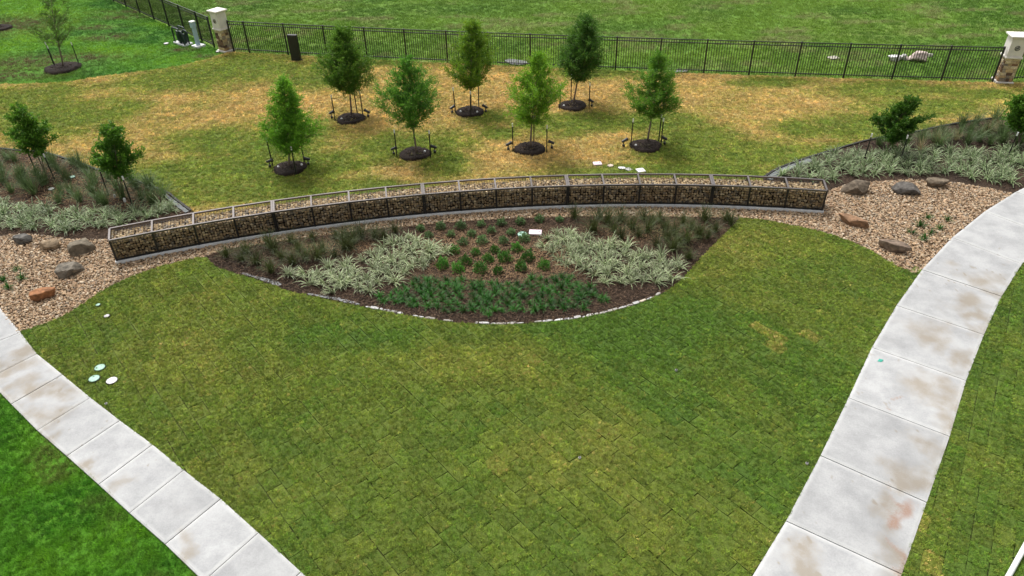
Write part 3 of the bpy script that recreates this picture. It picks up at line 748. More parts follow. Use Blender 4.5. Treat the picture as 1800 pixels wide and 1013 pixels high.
def lay_sod(lawn, poly, grid, dfun, limit, camdist, key, zbase, shade_=0.5):
    poly = np.asarray(poly)
    bnd = []
    for i in range(len(poly)):
        a, b = poly[i], poly[(i + 1) % len(poly)]
        L_ = np.linalg.norm(b - a); n = max(1, int(L_ / 0.2))
        if L_ < 1e-6: continue
        nn = np.array([-(b - a)[1], (b - a)[0]]) / L_
        for k in range(n): bnd.append((*(a + (b - a) * (k + 0.5) / n), *nn))
    bnd = np.array(bnd)
    area = 0.5 * np.sum(poly[:, 0] * np.roll(poly[:, 1], -1) - np.roll(poly[:, 0], -1) * poly[:, 1])
    if area < 0: bnd[:, 2:] *= -1
    Q = grid.local(poly); lo, hi = Q.min(0), Q.max(0)
    cells = []
    for j in range(int(lo[1] / SW) - 1, int(hi[1] / SW) + 2):
        off = float((_hash(np.array([j]), np.array([3]), 77)[0] * 0.35 + 0.5 * (j % 2)) * SL)
        for i in range(int(lo[0] / SL) - 2, int(hi[0] / SL) + 2):
            cells.append((i, j, off + (i + 0.5) * SL, (j + 0.5) * SW))
    cells = np.array(cells)
    Cw = grid.worldp(cells[:, 2:])
    ins = inside(Cw, poly)
    dmin = np.empty(len(Cw)); near = np.empty(len(Cw), int)
    for k in range(0, len(Cw), 2000):
        D = np.linalg.norm(Cw[k:k + 2000, None, :] - bnd[None, :, :2], axis=2)
        near[k:k + 2000] = D.argmin(1); dmin[k:k + 2000] = D.min(1)
    keep = ins | (dmin < 0.30)
    cells, Cw, ins, dmin, near = cells[keep], Cw[keep], ins[keep], dmin[keep], near[keep]
    d = dfun(Cw) + 0.17 * (grid.tint(cells[:, 0], cells[:, 1]) - 0.5)
    for x, y in tan_spots.get(key, []):
        c = U(x, y)[:2]; k = np.argmin(np.linalg.norm(Cw - c, axis=1)); d[k] = 0.5
        TANCELL.add((key, int(cells[k, 0]), int(cells[k, 1])))
    b = 0.88 + 0.22 * grid.tint2(cells[:, 0], cells[:, 1])
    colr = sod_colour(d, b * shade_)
    # the pieces that show largest come first
    order = np.argsort(np.linalg.norm(np.c_[Cw, np.full(len(Cw), -CAMH)], axis=1) + (0 if camdist is None else np.where(camdist(Cw), 0, 1e3)))
    made = 0; JV = []; JF = []; JC = []
    hz = _hash(cells[:, 0], cells[:, 1], 13) * 0.014 - 0.006
    th = math.atan2(grid.s, grid.c)
    for k in order:
        cut = dmin[k] < 0.42
        if not cut and made < limit:
            me = sod_variants[(int(cells[k, 0]) * 7 + int(cells[k, 1]) * 3) % 6]
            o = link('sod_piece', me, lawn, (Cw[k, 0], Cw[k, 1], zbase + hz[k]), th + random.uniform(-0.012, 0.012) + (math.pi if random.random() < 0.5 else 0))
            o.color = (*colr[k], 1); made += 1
            continue
        x0, y0 = SL / 2 - 0.008, SW / 2 - 0.008
        loc = np.array([(-x0, -y0), (x0, -y0), (x0, y0), (-x0, y0)])
        loc = loc + rng.uniform(-0.008, 0.006, loc.shape)
        w = list(loc @ np.array([[grid.c, grid.s], [-grid.s, grid.c]]) + Cw[k])
        if cut:
            w = half_clip(w, bnd[near[k], :2], bnd[near[k], 2:])
            if len(w) < 3: continue
            ar = 0.5 * abs(sum(w[i][0] * w[(i + 1) % len(w)][1] - w[(i + 1) % len(w)][0] * w[i][1] for i in range(len(w))))
            if ar < 0.006: continue
        z = zbase + hz[k]
        if made < limit:
            c0 = Cw[k]; m = len(w)
            V = [(p[0] - c0[0], p[1] - c0[1], -0.055) for p in w] + [(p[0] - c0[0], p[1] - c0[1], -0.004) for p in w]
            F = [(i, (i + 1) % m, m + (i + 1) % m, m + i) for i in range(m)] + [tuple(m + i for i in range(m))]
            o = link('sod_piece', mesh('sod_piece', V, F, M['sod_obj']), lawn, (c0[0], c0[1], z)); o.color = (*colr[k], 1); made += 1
        else:
            bse = len(JV); m = len(w)
            JV += [(p[0], p[1], z - 0.055) for p in w] + [(p[0], p[1], z - 0.004 - random.random() * 0.008) for p in w]
            JF += [tuple(bse + t for t in (i, (i + 1) % m, m + (i + 1) % m, m + i)) for i in range(m)] + [tuple(bse + m + i for i in range(m))]
            JC += [colr[k]] * (2 * m)
    if JV:
        me = mesh('sod_pieces', JV, JF, M['sod_geo'])
        attr(me, 'col', 'FLOAT_COLOR', 'POINT', np.c_[np.array(JC), np.ones(len(JC))])
        props(link('sod_pieces', me, lawn), kind='stuff')
TANCELL = set()

pa, pb = U(950, 605)[:2], U(1343.5, 893)[:2]
g_front = SodGrid(math.atan2(*(pb - pa)[::-1]), pa)
pr = UP([(1669, 768), (1628.7, 884)])
g_right = SodGrid(math.atan2(*(pr[1] - pr[0])[::-1]) + 0.06, pr[0])
g_upper = SodGrid(R(-4), (0, 30))
in_view = lambda P: (P[:, 1] > 8.7) & (np.abs(P[:, 0]) < 0.62 * P[:, 1] + 5.6)
lay_sod(front_lawn, front_poly, g_front, front_d, 300, in_view, 'f', 0.0)
lay_sod(right_lawn, right_poly, g_right, right_d, 300, in_view, 'r', 0.0)
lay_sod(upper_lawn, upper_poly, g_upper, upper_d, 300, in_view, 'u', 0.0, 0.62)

# ------------------------------------------------------------------ grass on the sod and in the field
protos_sod = [grass_proto(s, 13, 0.045, 0.042, 0.013, 0.9) for s in range(5)]
protos_lush = [grass_proto(20 + s, 18, 0.08, 0.075, 0.011, 0.8) for s in range(5)]
protos_up = [grass_proto(60 + s, 13, 0.075, 0.055, 0.020, 1.0) for s in range(5)]
protos_far = [grass_proto(40 + s, 18, 0.16, 0.07, 0.022, 1.0) for s in range(5)]

def sample(poly, dens, seed, view=True):
    poly = np.asarray(poly); lo, hi = poly.min(0), poly.max(0); r = np.random.default_rng(seed)
    lo = np.maximum(lo, [-60, 6.5]); hi = np.minimum(hi, [60, 75])
    n = int((hi[0] - lo[0]) * (hi[1] - lo[1]) * dens)
    P = r.uniform(lo, hi, (n, 2)); P = P[inside(P, poly)]
    if view: P = P[(P[:, 1] > 7.5) & (np.abs(P[:, 0]) < 0.66 * P[:, 1] + 6.5)]
    return P

def grass_on_sod(name, poly, grid, dfun, dens, seed, key, protos, label):
    P = sample(poly, dens, seed)
    i, j, u, v = grid.cell(P)
    # every joint has its own width: most are grown over, some stand open
    def gapw(h, q): return np.where(h > 0.70, 0.030 + 0.05 * (h - 0.70), np.where(h > 0.35, 0.012, -1.0)) * (0.4 + 1.1 * q)
    wob = vnoise(P[:, 0] * 4.0, P[:, 1] * 4.0, seed + 60)
    ok = (v > gapw(_hash(i // 2, j, 23), wob)) & (SW - v > gapw(_hash(i // 2, j + 1, 23), wob)) & (u > gapw(_hash(i, j, 29), wob)) & (SL - u > gapw(_hash(i + 1, j, 29), wob))
    edge = u; keep = ok
    P, i, j, edge = P[keep], i[keep], j[keep], edge[keep]
    r = np.random.default_rng(seed + 1); n = len(P)
    d = dfun(P) + 0.17 * (grid.tint(i, j) - 0.5) + r.normal(0, 0.10, n)
    for (kk, a, b_) in TANCELL:
        if kk == key: d = np.where((i == a) & (j == b_), 0.52 + r.normal(0, 0.18, n), d)
    b = (1.18 if key == 'u' else 1.07) * (0.90 + 0.20 * grid.tint2(i, j)) * np.clip(r.lognormal(0.02, 0.30, n), 0.4, 2.0) * (0.82 + 0.36 * fbm(P[:, 0] * 1.7, P[:, 1] * 1.7, seed + 30, 4))
    d = np.where(r.uniform(0, 1, n) < (0.10 if key == 'u' else 0.05), d + 0.32, d)          # straw among the green
    col = sod_colour(d, b)
    z = _hash(i, j, 13) * 0.014 - 0.006
    o = scatter(name, np.c_[P, z], np.c_[r.normal(0, 0.12, (n, 2)), r.uniform(0, 6.28, n)], np.tile(r.uniform(0.7, 1.2, (n, 1)), 3), col, r.integers(0, len(protos), n), protos, M['grass'])
    return props(o, label, 'grass', kind='stuff')

grass_on_sod('sod_grass', front_poly, g_front, front_d, 330, 1, 'f', protos_sod, 'short olive green grass on the laid sod in front of the planting bed')
grass_on_sod('sod_grass', right_poly, g_right, right_d, 330, 2, 'r', protos_sod, 'short green sod grass right of the wide curved sidewalk')
grass_on_sod('sod_grass', upper_poly, g_upper, upper_d, 170, 3, 'u', protos_up, 'patchy tan and green sod grass between the stone wall and the fence')

def grass_free(name, P, col, seed, protos, label, zb=-0.045, sc=(0.7, 1.3)):
    r = np.random.default_rng(seed); n = len(P)
    o = scatter(name, np.c_[P, np.full(n, zb)], np.c_[r.normal(0, 0.12, (n, 2)), r.uniform(0, 6.28, n)], np.tile(r.uniform(*sc, (n, 1)), 3), col, r.integers(0, len(protos), n), protos, M['grass'])
    return props(o, label, 'grass', kind='stuff')

P = sample(verge_poly, 170, 5)
k = fbm(P[:, 0] * 0.8, P[:, 1] * 0.8, 71, 5)[:, None]
kk = np.clip((k - 0.3) / 0.4, 0, 1)
col = (np.array([0.045, 0.185, 0.002]) * (1 - kk) + np.array([0.120, 0.300, 0.006]) * kk) 
b2 = np.clip((fbm(P[:, 0] * 0.7 + 9, P[:, 1] * 0.7, 75, 5) - 0.52) / 0.22, 0, 0.7)[:, None]
col = (col * (1 - b2) + np.array([0.13, 0.15, 0.03]) * b2) * np.clip(np.random.default_rng(6).normal(0.92, 0.25, (len(P), 1)), 0.35, 1.7)
grass_free('verge_grass', P, col, 7, protos_lush, 'lush bright green grass in the corner left of the narrow sidewalk')

P = sample(lush_poly, 45, 8)
brown_px = [(20, 45, 3.5, 2.5), (60, 110, 3.5, 1.5), (10, 130, 3.5, 1.2), (190, 65, 1.6, 0.8), (170, 48, 1.5, 0.6), (140, 100, 3, 0.8), (10, 50, 1.5, 0.8), (320, 87, 0.9, 0.4), (250, 20, 3.5, 0.5), (360, 98, 0.8, 0.4), (210, 30, 2, 0.6)]
dk = fbm(P[:, 0] * 0.35, P[:, 1] * 0.5, 81, 5); br = np.zeros(len(P))
for x, y, rx, ry in brown_px:
    c = U(x, y); br = np.maximum(br, blob(P, c[0], c[1], rx, ry))
br = np.clip(br * (0.4 + 1.0 * fbm(P[:, 0] * 1.5, P[:, 1] * 1.5, 83, 4)) * 1.2, 0, 1)[:, None]
kk = np.clip((dk - 0.3) / 0.4, 0, 1)[:, None]
col = (np.array([0.040, 0.165, 0.008]) * (1 - kk) + np.array([0.190, 0.390, 0.006]) * kk)
col = (col * (1 - br) + np.array([0.14, 0.105, 0.045]) * br) * np.clip(np.random.default_rng(9).normal(1, 0.2, (len(P), 1)), 0.4, 1.7)
grass_free('side_lawn_grass', P, col, 10, protos_far, 'bright green uneven grass beside the fence corner at the upper left')

fp = [tuple(p + np.array([0, 0.2])) for p in fence_line]
field_poly = np.array([(fence_pts[0, 0] - 0.6, fence_pts[0, 1])] + fp + [(fp[-1][0] + 25, fp[-1][1] - 3), (70, 75), (-45, 75)] + [tuple(side_dir[0] + sdv * 40)] + [tuple(side_dir[0] + np.array([0.3, 0.1]))])
P = sample(field_poly, 34, 12)
P = P[P[:, 1] < 66]
dk = fbm(P[:, 0] * 0.22, P[:, 1] * 0.35, 91, 5); br = fbm(P[:, 0] * 0.35, P[:, 1] * 0.9, 95, 5)
kk = np.clip((dk - 0.32) / 0.36, 0, 1)[:, None]; bk = np.clip((br - 0.57) / 0.2, 0, 0.6)[:, None]
col = np.array([0.085, 0.185, 0.014]) * (1 - kk) + np.array([0.155, 0.270, 0.022]) * kk
col = (col * (1 - bk) + np.array([0.27, 0.25, 0.11]) * bk) * np.clip(np.random.default_rng(14).normal(1, 0.13, (len(P), 1)), 0.4, 1.7)
grass_free('field_grass', P, col, 15, protos_far, 'mown green field grass with dry patches beyond the black fence', -0.065, (0.9, 1.6))

# ------------------------------------------------------------------ gravel
peb = ico_pebbles(7)
PALS = np.array([(0.40, 0.275, 0.165), (0.36, 0.24, 0.135), (0.45, 0.34, 0.225), (0.29, 0.19, 0.11), (0.43, 0.295, 0.18), (0.50, 0.41, 0.30), (0.25, 0.20, 0.15), (0.38, 0.25, 0.155), (0.34, 0.26, 0.17)])
for gi_, ((nm, poly, z), parent) in enumerate(zip(GRAVEL, gravel_objs)):
    P = sample(poly, 520, 100 + gi_)
    r = np.random.default_rng(200 + gi_); n = len(P)
    sc = np.clip(r.lognormal(math.log(0.049), 0.36, n), 0.028, 0.12)
    col = PALS[r.integers(0, len(PALS), n)] * r.uniform(0.75, 1.2, (n, 1))
    o = scatter('gravel_stones', np.c_[P, z + 0.02 + r.uniform(0, 0.03, n)], np.c_[r.normal(0, 0.35, (n, 2)), r.uniform(0, 6.28, n)], np.tile(sc[:, None], 3), col, r.integers(0, 7, n), peb, M['pebble'], parent)
    props(o, kind='stuff')

# mulch chips on the beds
chipV = np.array([(-0.5, -0.12, 0), (0.5, -0.09, 0.02), (0.45, 0.12, 0.05), (-0.5, 0.1, 0.02), (0, 0, 0.16)]); chipF = np.array([(0, 1, 4), (1, 2, 4), (2, 3, 4), (3, 0, 4)])
def chips(name, poly, dens, seed, z, cols, label, cat='mulch', pale=None):
    P = sample(poly, dens, seed); r = np.random.default_rng(seed); n = len(P)
    col = np.array(cols)[r.integers(0, len(cols), n)] * r.uniform(0.6, 1.4, (n, 1))
    if pale is not None:      # freshly spread paler mulch in the middle of the bed
        g = np.zeros(n)
        for x, y, rx, ry in pale:
            c = U(x, y); g = np.maximum(g, blob(P, c[0], c[1], rx, ry))
        g = np.clip(g * (0.5 + fbm(P[:, 0] * 1.5, P[:, 1] * 1.5, 66, 4)), 0, 1)[:, None]
        col = col * (1 - g) + np.array([0.30, 0.19, 0.105]) * r.uniform(0.5, 1.3, (n, 1)) * g
    o = scatter(name, np.c_[P, z + r.uniform(0, 0.03, n)], np.c_[r.normal(0, 0.3, (n, 2)), r.uniform(0, 6.28, n)], np.tile(r.uniform(0.05, 0.12, (n, 1)), 3), col, np.zeros(n, np.int32), [(chipV, chipF)], M['chip'])
    return props(o, label, cat, kind='stuff')
CH = [(0.050, 0.031, 0.020), (0.080, 0.050, 0.031), (0.03, 0.019, 0.013), (0.12, 0.078, 0.05)]
chips('mulch_chips', cb_poly, 420, 301, -0.02, CH, 'shredded brown mulch of the lens-shaped planting bed', pale=[(860, 465, 2.2, 1.3), (820, 430, 2.0, 1.0), (1130, 405, 2.0, 0.8), (950, 450, 1.5, 1.5), (590, 435, 1.5, 0.5)])
chips('mulch_chips', lb_poly, 200, 302, -0.02, CH, 'shredded brown mulch of the bed left of the stone wall', pale=[(60, 300, 3, 2.5), (150, 330, 3, 2.0), (230, 345, 2, 1.5)])
chips('mulch_chips', rb_poly, 120, 303, -0.02, [(0.05, 0.034, 0.025), (0.08, 0.055, 0.04), (0.035, 0.024, 0.018)], 'shredded dark mulch of the bed right of the stone wall')


# ------------------------------------------------------------------ gabion wall
wall = empty('gabion_wall', (*pol(GR + 0.5, (A0 + A1) / 2)[:2], 0))
props(wall, 'long curved gabion wall of tan stones in dark steel cages', 'wall')
WO = np.array(wall.location)
def wl(v): return tuple(np.array(v) - WO)
NP = 19
RF, RB, ZB, ZT = GR + 0.09, GR + 0.97, 0.075, 0.895
AE = np.linspace(A0 - 0.0012, A1 + 0.0012, NP + 1)
mb = MB()
na = 60
AA = np.linspace(A0, A1, na)
V = []
for a in AA: V += [wl(pol(GR, a, -0.12)), wl(pol(GR + 1.06, a, -0.12)), wl(pol(GR + 1.06, a, 0.07)), wl(pol(GR, a, 0.07))]
F = []
for i in range(na - 1):
    for k in range(4): F.append((4 * i + k, 4 * i + (k + 1) % 4, 4 * i + 4 + (k + 1) % 4, 4 * i + 4 + k))
F += [(3, 2, 1, 0), tuple(4 * (na - 1) + k for k in range(4))]
link('footing', mesh('footing', V, F, M['concrete']), wall)
bm = bmesh.new(); bm.from_mesh(bpy.data.meshes['footing']); bmesh.ops.recalc_face_normals(bm, faces=bm.faces); bm.to_mesh(bpy.data.meshes['footing']); bm.free()

def stones_mesh(boxes, size, seed):
    """boxes: list of (origin, eu, ev, en, lu, lv) faces packed with stones"""
    r = np.random.default_rng(seed)
    bmx = bmesh.new(); bmesh.ops.create_icosphere(bmx, subdivisions=1, radius=0.5)
    B = np.array([v.co[:] for v in bmx.verts]); BF = np.array([[v.index for v in f.verts] for f in bmx.faces]); bmx.free()
    VV = []; FF = []; CC = []; off = 0
    pal = np.array([(0.42, 0.30, 0.16), (0.34, 0.24, 0.13), (0.50, 0.38, 0.22), (0.28, 0.20, 0.12), (0.46, 0.34, 0.20), (0.24, 0.20, 0.15), (0.55, 0.44, 0.28)])
    for (o, eu, ev, en, lu, lv) in boxes:
        nu, nv = max(1, int(round(lu / size))), max(1, int(round(lv / size)))
        for j in range(nv):
            for i in range(nu):
                sz = size * r.uniform(0.9, 1.35, 3) * np.array([1.1, 0.95, 0.9])
                ca, sa = math.cos(r.uniform(0, 6.28)), math.sin(r.uniform(0, 6.28))
                q = B * (1 + 0.18 * r.uniform(-1, 1, (len(B), 1))) * sz
                a = r.uniform(-0.6, 0.6); q = q @ np.array([[math.cos(a), math.sin(a), 0], [-math.sin(a), math.cos(a), 0], [0, 0, 1]])
                uu = min(max((i + 0.5 + r.uniform(-0.3, 0.3)) * lu / nu, size * 0.5), lu - size * 0.5); vv = min(max((j + 0.5 + r.uniform(-0.3, 0.3)) * lv / nv, size * 0.45), lv - size * 0.45)
                c = o + eu * uu + ev * vv - en * (size * 0.55 + r.uniform(0, 0.02))
                VV.append(c + q[:, :1] * eu + q[:, 1:2] * ev + q[:, 2:] * en)
                FF.append(BF + off); off += len(B)
                CC.append(np.tile(np.r_[pal[r.integers(0, len(pal))] * r.uniform(0.6, 1.15), 1], (len(B), 1)))
    me = fast_mesh('stone_fill', np.vstack(VV), np.vstack(FF), M['gabstone'])
    attr(me, 'col', 'FLOAT_COLOR', 'POINT', np.vstack(CC))
    return me

Zv = np.array([0, 0, 1.0])
for p in range(NP + 1):
    a = AE[p]; dbl = p in (4, 8, 12, 16)
    for rad, nm in ((RF, 'post'), (RB, 'post')):
        da = 0.034 / rad
        for q in ((-da, da) if dbl else (0,)):
            mb = MB(); mb.bar(wl(pol(rad, a + q, ZB - 0.004)), wl(pol(rad, a + q, ZT - 0.03)), 0.058, 0.058, up=tuple(np.array(pol(1, a)) - np.array(pol(0, a))))
            mb.obj('post', M['black'] if rad == RF else M['wire'], wall)
    da = 0.036 / RF
    for q in ((-da, da) if dbl else (0,)):
        mb = MB(); mb.bar(wl(pol(RF + 0.034, a + q, ZT + 0.003)), wl(pol(RB - 0.034, a + q, ZT + 0.003)), 0.066, 0.06)
        mb.obj('cross_bar', M['steel'], wall)
for p in range(NP):
    a0, a1 = AE[p], AE[p + 1]
    for rad in (RF, RB):
        MB().bar(wl(pol(rad, a0, ZT)), wl(pol(rad, a1, ZT)), 0.066, 0.06).obj('top_rail', M['steel'], wall)
        MB().bar(wl(pol(rad, a0, ZB + 0.03)), wl(pol(rad, a1, ZB + 0.03)), 0.05, 0.045).obj('bottom_rail', M['black'], wall)
    # stones
    f0, f1 = np.array(wl(pol(RF + 0.02, a0, ZB))), np.array(wl(pol(RF + 0.02, a1, ZB)))
    lu = np.linalg.norm(f1 - f0); eu = (f1 - f0) / lu; en = np.cross(eu, Zv); en = -en if en @ np.array([0, -1, 0]) < 0 else en
    b0, b1 = np.array(wl(pol(RB - 0.02, a0, ZB))), np.array(wl(pol(RB - 0.02, a1, ZB)))
    boxes = [(f0, eu, Zv, en, lu, ZT - ZB - 0.05), (np.array([*f0[:2], ZT - 0.075]), eu, -en, Zv, lu, RB - RF - 0.05)]
    if p in (0, NP - 1):
        e = (f0, -en, Zv, -eu if p == 0 else eu, RB - RF, ZT - ZB - 0.05) if p == 0 else (f1, -en, Zv, eu, RB - RF, ZT - ZB - 0.05)
        boxes.append(e)
    props(link('stone_fill', stones_mesh(boxes, 0.098, 400 + p), wall), kind='stuff')
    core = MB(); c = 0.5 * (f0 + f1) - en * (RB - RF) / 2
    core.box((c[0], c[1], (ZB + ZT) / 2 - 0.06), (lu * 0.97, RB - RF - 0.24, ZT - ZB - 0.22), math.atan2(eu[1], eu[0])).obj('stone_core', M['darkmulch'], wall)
    # welded wire front and back
    for rad, n in ((RF - 0.012, 1), (RB + 0.012, -1)):
        w = MB(); g0, g1 = np.array(wl(pol(rad, a0, ZB))), np.array(wl(pol(rad, a1, ZB)))
        for k in range(1, 14):
            q = g0 + (g1 - g0) * k / 14; w.bar((q[0], q[1], ZB + 0.03), (q[0], q[1], ZT - 0.03), 0.007)
        for k in range(1, 8):
            z = ZB + (ZT - ZB) * k / 8; w.bar((g0[0], g0[1], z), (g1[0], g1[1], z), 0.007)
        w.obj('wire_mesh', M['wire'], wall)
    # wire across the top
    w = MB()
    for k in range(1, 14):
        t = k / 14; aa = a0 + (a1 - a0) * t
        w.bar(wl(pol(RF, aa, ZT - 0.035)), wl(pol(RB, aa, ZT - 0.035)), 0.006)
    w.obj('wire_mesh', M['wire'], wall)
for a, sgn in ((AE[0], 1), (AE[-1], -1)):
    w = MB()
    for k in range(1, 9):
        q = pol(RF + (RB - RF) * k / 9, a, 0); w.bar(wl((q[0], q[1], ZB + 0.03)), wl((q[0], q[1], ZT - 0.03)), 0.009)
    for k in range(1, 8):
        z = ZB + (ZT - ZB) * k / 8; w.bar(wl(pol(RF, a, z)), wl(pol(RB, a, z)), 0.009)
    w.obj('wire_mesh', M['wire'], wall)
    MB().bar(wl(pol(RF, a, ZB + 0.03)), wl(pol(RB, a, ZB + 0.03)), 0.05, 0.045).obj('bottom_rail', M['black'], wall)

# ------------------------------------------------------------------ fences
FH = 1.81
post_px = [411.5, 439, 507, 576, 645.5, 715.5, 787, 859.5, 932, 1006, 1081.5, 1158, 1236.5, 1316.5, 1398, 1482.5, 1568, 1654.5, 1743.5]
PX = np.interp(post_px, [411.5, 507, 645.5, 787, 932, 1081.5, 1236.5, 1316.5, 1398, 1482.5, 1568, 1654.5, 1743.5], fence_pts[:, 0])
main_posts = [np.array([x, fence_y(x)]) for x in PX]
def build_fence(posts, label, pitch=0.134, zb=-0.06):
    f = empty('metal_fence', (*posts[0], 0)); props(f, label, 'fence')
    o = np.array([*posts[0], 0])
    pm = MB().box((0, 0, (FH + zb) / 2), (0.08, 0.08, FH - zb)).mesh('post', M['black'])
    capm = MB().add([(-.05, -.05, 0), (.05, -.05, 0), (.05, .05, 0), (-.05, .05, 0), (0, 0, .035)], [(3, 2, 1, 0), (0, 1, 4), (1, 2, 4), (2, 3, 4), (3, 0, 4)]).mesh('post_cap', M['black'])
    km = MB().box((0, 0, (FH - 0.04 + 0.04) / 2), (0.026, 0.026, FH - 0.05 - 0.04)).mesh('picket', M['black'])
    for i, p in enumerate(posts):
        d = posts[min(i + 1, len(posts) - 1)] - posts[max(i - 1, 0)]; rz = math.atan2(d[1], d[0])
        q = link('post', pm, f, (p[0] - o[0], p[1] - o[1], 0), rz); link('post_cap', capm, q, (0, 0, FH))
        if i == len(posts) - 1: break
        b = posts[i + 1]; L_ = np.linalg.norm(b - p); rz = math.atan2(*(b - p)[::-1]); c = (p + b) / 2 - o[:2]
        for z in (FH - 0.035, FH - 0.20, 0.13):
            rm = bpy.data.meshes.get('rail_%d' % round(L_ * 50))
            if rm is None: rm = MB().box((0, 0, 0), (round(L_ * 50) / 50 - 0.07, 0.036, 0.042)).mesh('rail_%d' % round(L_ * 50), M['black'])
            link('rail', rm, f, (c[0], c[1], z), rz)
        n = max(2, int(round(L_ / pitch)))
        for k in range(1, n):
            q = p + (b - p) * k / n - o[:2]
            link('picket', km, f, (q[0], q[1], 0), rz)
    return f
build_fence(main_posts, 'long black metal picket fence behind the row of staked trees')
sp0 = U(366, 78)[:2]
side_posts = [side_dir[0] + sdv * 2.44 * k for k in range(-1, 9)]
side_posts[0] = side_dir[0] - sdv * 1.7
build_fence(side_posts, 'black metal picket fence running away from the left stone pillar', 0.15)

# ------------------------------------------------------------------ stone pillars
def pillar(c, rz, w, h, label, seed):
    r = random.Random(seed)
    P = empty('stone_pillar', (c[0], c[1], 0), rz); props(P, label, 'pillar')
    hs_ = h * 0.53
    MB().box((0, 0, hs_ / 2 - 0.05), (w - 0.06, w - 0.06, hs_ + 0.1)).obj('mortar_core', M['mortar'], P)
    link('plinth', bevel(MB().box((0, 0, 0.0), (w + 0.14, w + 0.14, 0.16)).mesh('plinth', M['caststone']), 0.015), P)
    pal = [(0.46, 0.34, 0.19), (0.20, 0.12, 0.07), (0.52, 0.42, 0.27), (0.33, 0.21, 0.11), (0.26, 0.22, 0.17), (0.12, 0.075, 0.05), (0.56, 0.47, 0.32), (0.40, 0.32, 0.20)]
    z = 0.085
    while z < hs_ - 0.09:
        ch = min(r.uniform(0.12, 0.20), hs_ - 0.012 - z)
        for side in range(4):
            x = -w / 2 + (0.0 if side % 2 else 0.03)
            while x < w / 2 - 0.06:
                L_ = min(r.uniform(0.14, 0.36), w / 2 - (0.0 if side % 2 else 0.03) - x)
                if w / 2 - x - L_ < 0.10: L_ = w / 2 - (0.0 if side % 2 else 0.03) - x
                d = 0.05 + r.uniform(0, 0.025)
                me = MB().box((0, 0, 0), (max(L_ - 0.018, 0.03), d, ch - 0.018)).mesh('stone', M['pillarstone'])
                bevel(me, 0.010)
                a = side * math.pi / 2
                lx, ly = x + L_ / 2, -(w / 2 - 0.022)
                o = link('stone', me, P, (lx * math.cos(a) - ly * math.sin(a), lx * math.sin(a) + ly * math.cos(a), z + ch / 2), a)
                k = r.choice(pal); g = r.uniform(0.8, 1.15); o.color = (k[0] * g, k[1] * g, k[2] * g, 1)
                x += L_
        z += ch
    link('ledge', bevel(MB().box((0, 0, hs_ + 0.04), (w + 0.13, w + 0.13, 0.085)).mesh('ledge', M['caststone']), 0.02, 2), P)
    zt = h - 0.15
    blk = bevel(MB().box((0, 0, (hs_ + 0.08 + zt) / 2), (w + 0.03, w + 0.03, zt - hs_ - 0.085)).mesh('upper_block', M['caststone']), 0.012)
    ub = link('upper_block', blk, P)
    cp = MB().box((0, 0, zt + 0.03), (w + 0.12, w + 0.12, 0.06))
    link('cornice', bevel(cp.mesh('cornice', M['caststone']), 0.02), P)
    cap = MB(); q = (w + 0.24) / 2
    cap.add([(-q, -q, zt + 0.062), (q, -q, zt + 0.062), (q, q, zt + 0.062), (-q, q, zt + 0.062), (-q, -q, zt + 0.13), (q, -q, zt + 0.13), (q, q, zt + 0.13), (-q, q, zt + 0.13), (-q * .8, -q * .8, zt + 0.16), (q * .8, -q * .8, zt + 0.16), (q * .8, q * .8, zt + 0.16), (-q * .8, q * .8, zt + 0.16)],
            [(3, 2, 1, 0), (0, 1, 5, 4), (1, 2, 6, 5), (2, 3, 7, 6), (3, 0, 4, 7), (4, 5, 9, 8), (5, 6, 10, 9), (6, 7, 11, 10), (7, 4, 8, 11), (8, 9, 10, 11)])
    link('cap', bevel(cap.mesh('cap', M['caststone']), 0.012), P)
    # round emblem: ring with curved bars, on the front (-y) face
    e = MB(); y = -(w + 0.03) / 2 - 0.006; zc = (hs_ + zt) / 2 + 0.03; rr_ = 0.115
    ring = [(rr_ * math.cos(t), y, zc + rr_ * math.sin(t)) for t in np.linspace(0.5, 2 * math.pi + 0.05, 22)]
    e.tube(ring, 0.015, 6)
    for dz_, a in ((0.05, 0.085), (0.0, 0.07), (-0.05, 0.085)):
        e.tube([(t * a, y, zc + dz_ * 0.9 + 0.028 * math.sin(t * 3)) for t in np.linspace(-1, 1, 9)], 0.013, 6)
    link('emblem', e.mesh('emblem', M['wire']), ub)
    return P
cl, cfr, cr = U(382, 90)[:2], U(396.4, 93.5)[:2], U(408.5, 88.6)[:2]
rzL = math.atan2(*(cfr - cl)[::-1])
WP = 0.62
ctr = cfr + np.array([math.cos(rzL + math.pi / 4 + math.pi / 2), math.sin(rzL + math.pi / 4 + math.pi / 2)]) * (WP * 0.5 + .07) * math.sqrt(2)
PIL_L = pillar(ctr, rzL, WP, 2.44, 'pale capped stone pillar at the fence corner, left of the trees', 5)
rl, rr2 = U(1751.7, 146.5)[:2], U(1784, 148)[:2]
rzR = math.atan2(*(rr2 - rl)[::-1])
nR = np.array([-math.sin(rzR), math.cos(rzR)])
ctrR = rl + np.array([math.cos(rzR), math.sin(rzR)]) * (WP / 2 + 0.07) + nR * (WP / 2 + 0.07)
PIL_R = pillar(ctrR, rzR, 0.70, 2.44, 'pale capped stone pillar at the right end of the long fence', 6)
# fence that goes on beyond the right pillar
p0 = ctrR + np.array([0.55, 0.12])
build_fence([p0, p0 + np.array([2.44, 0.3]), p0 + np.array([4.88, 0.6])], 'black metal picket fence behind the right stone pillar', 0.15)

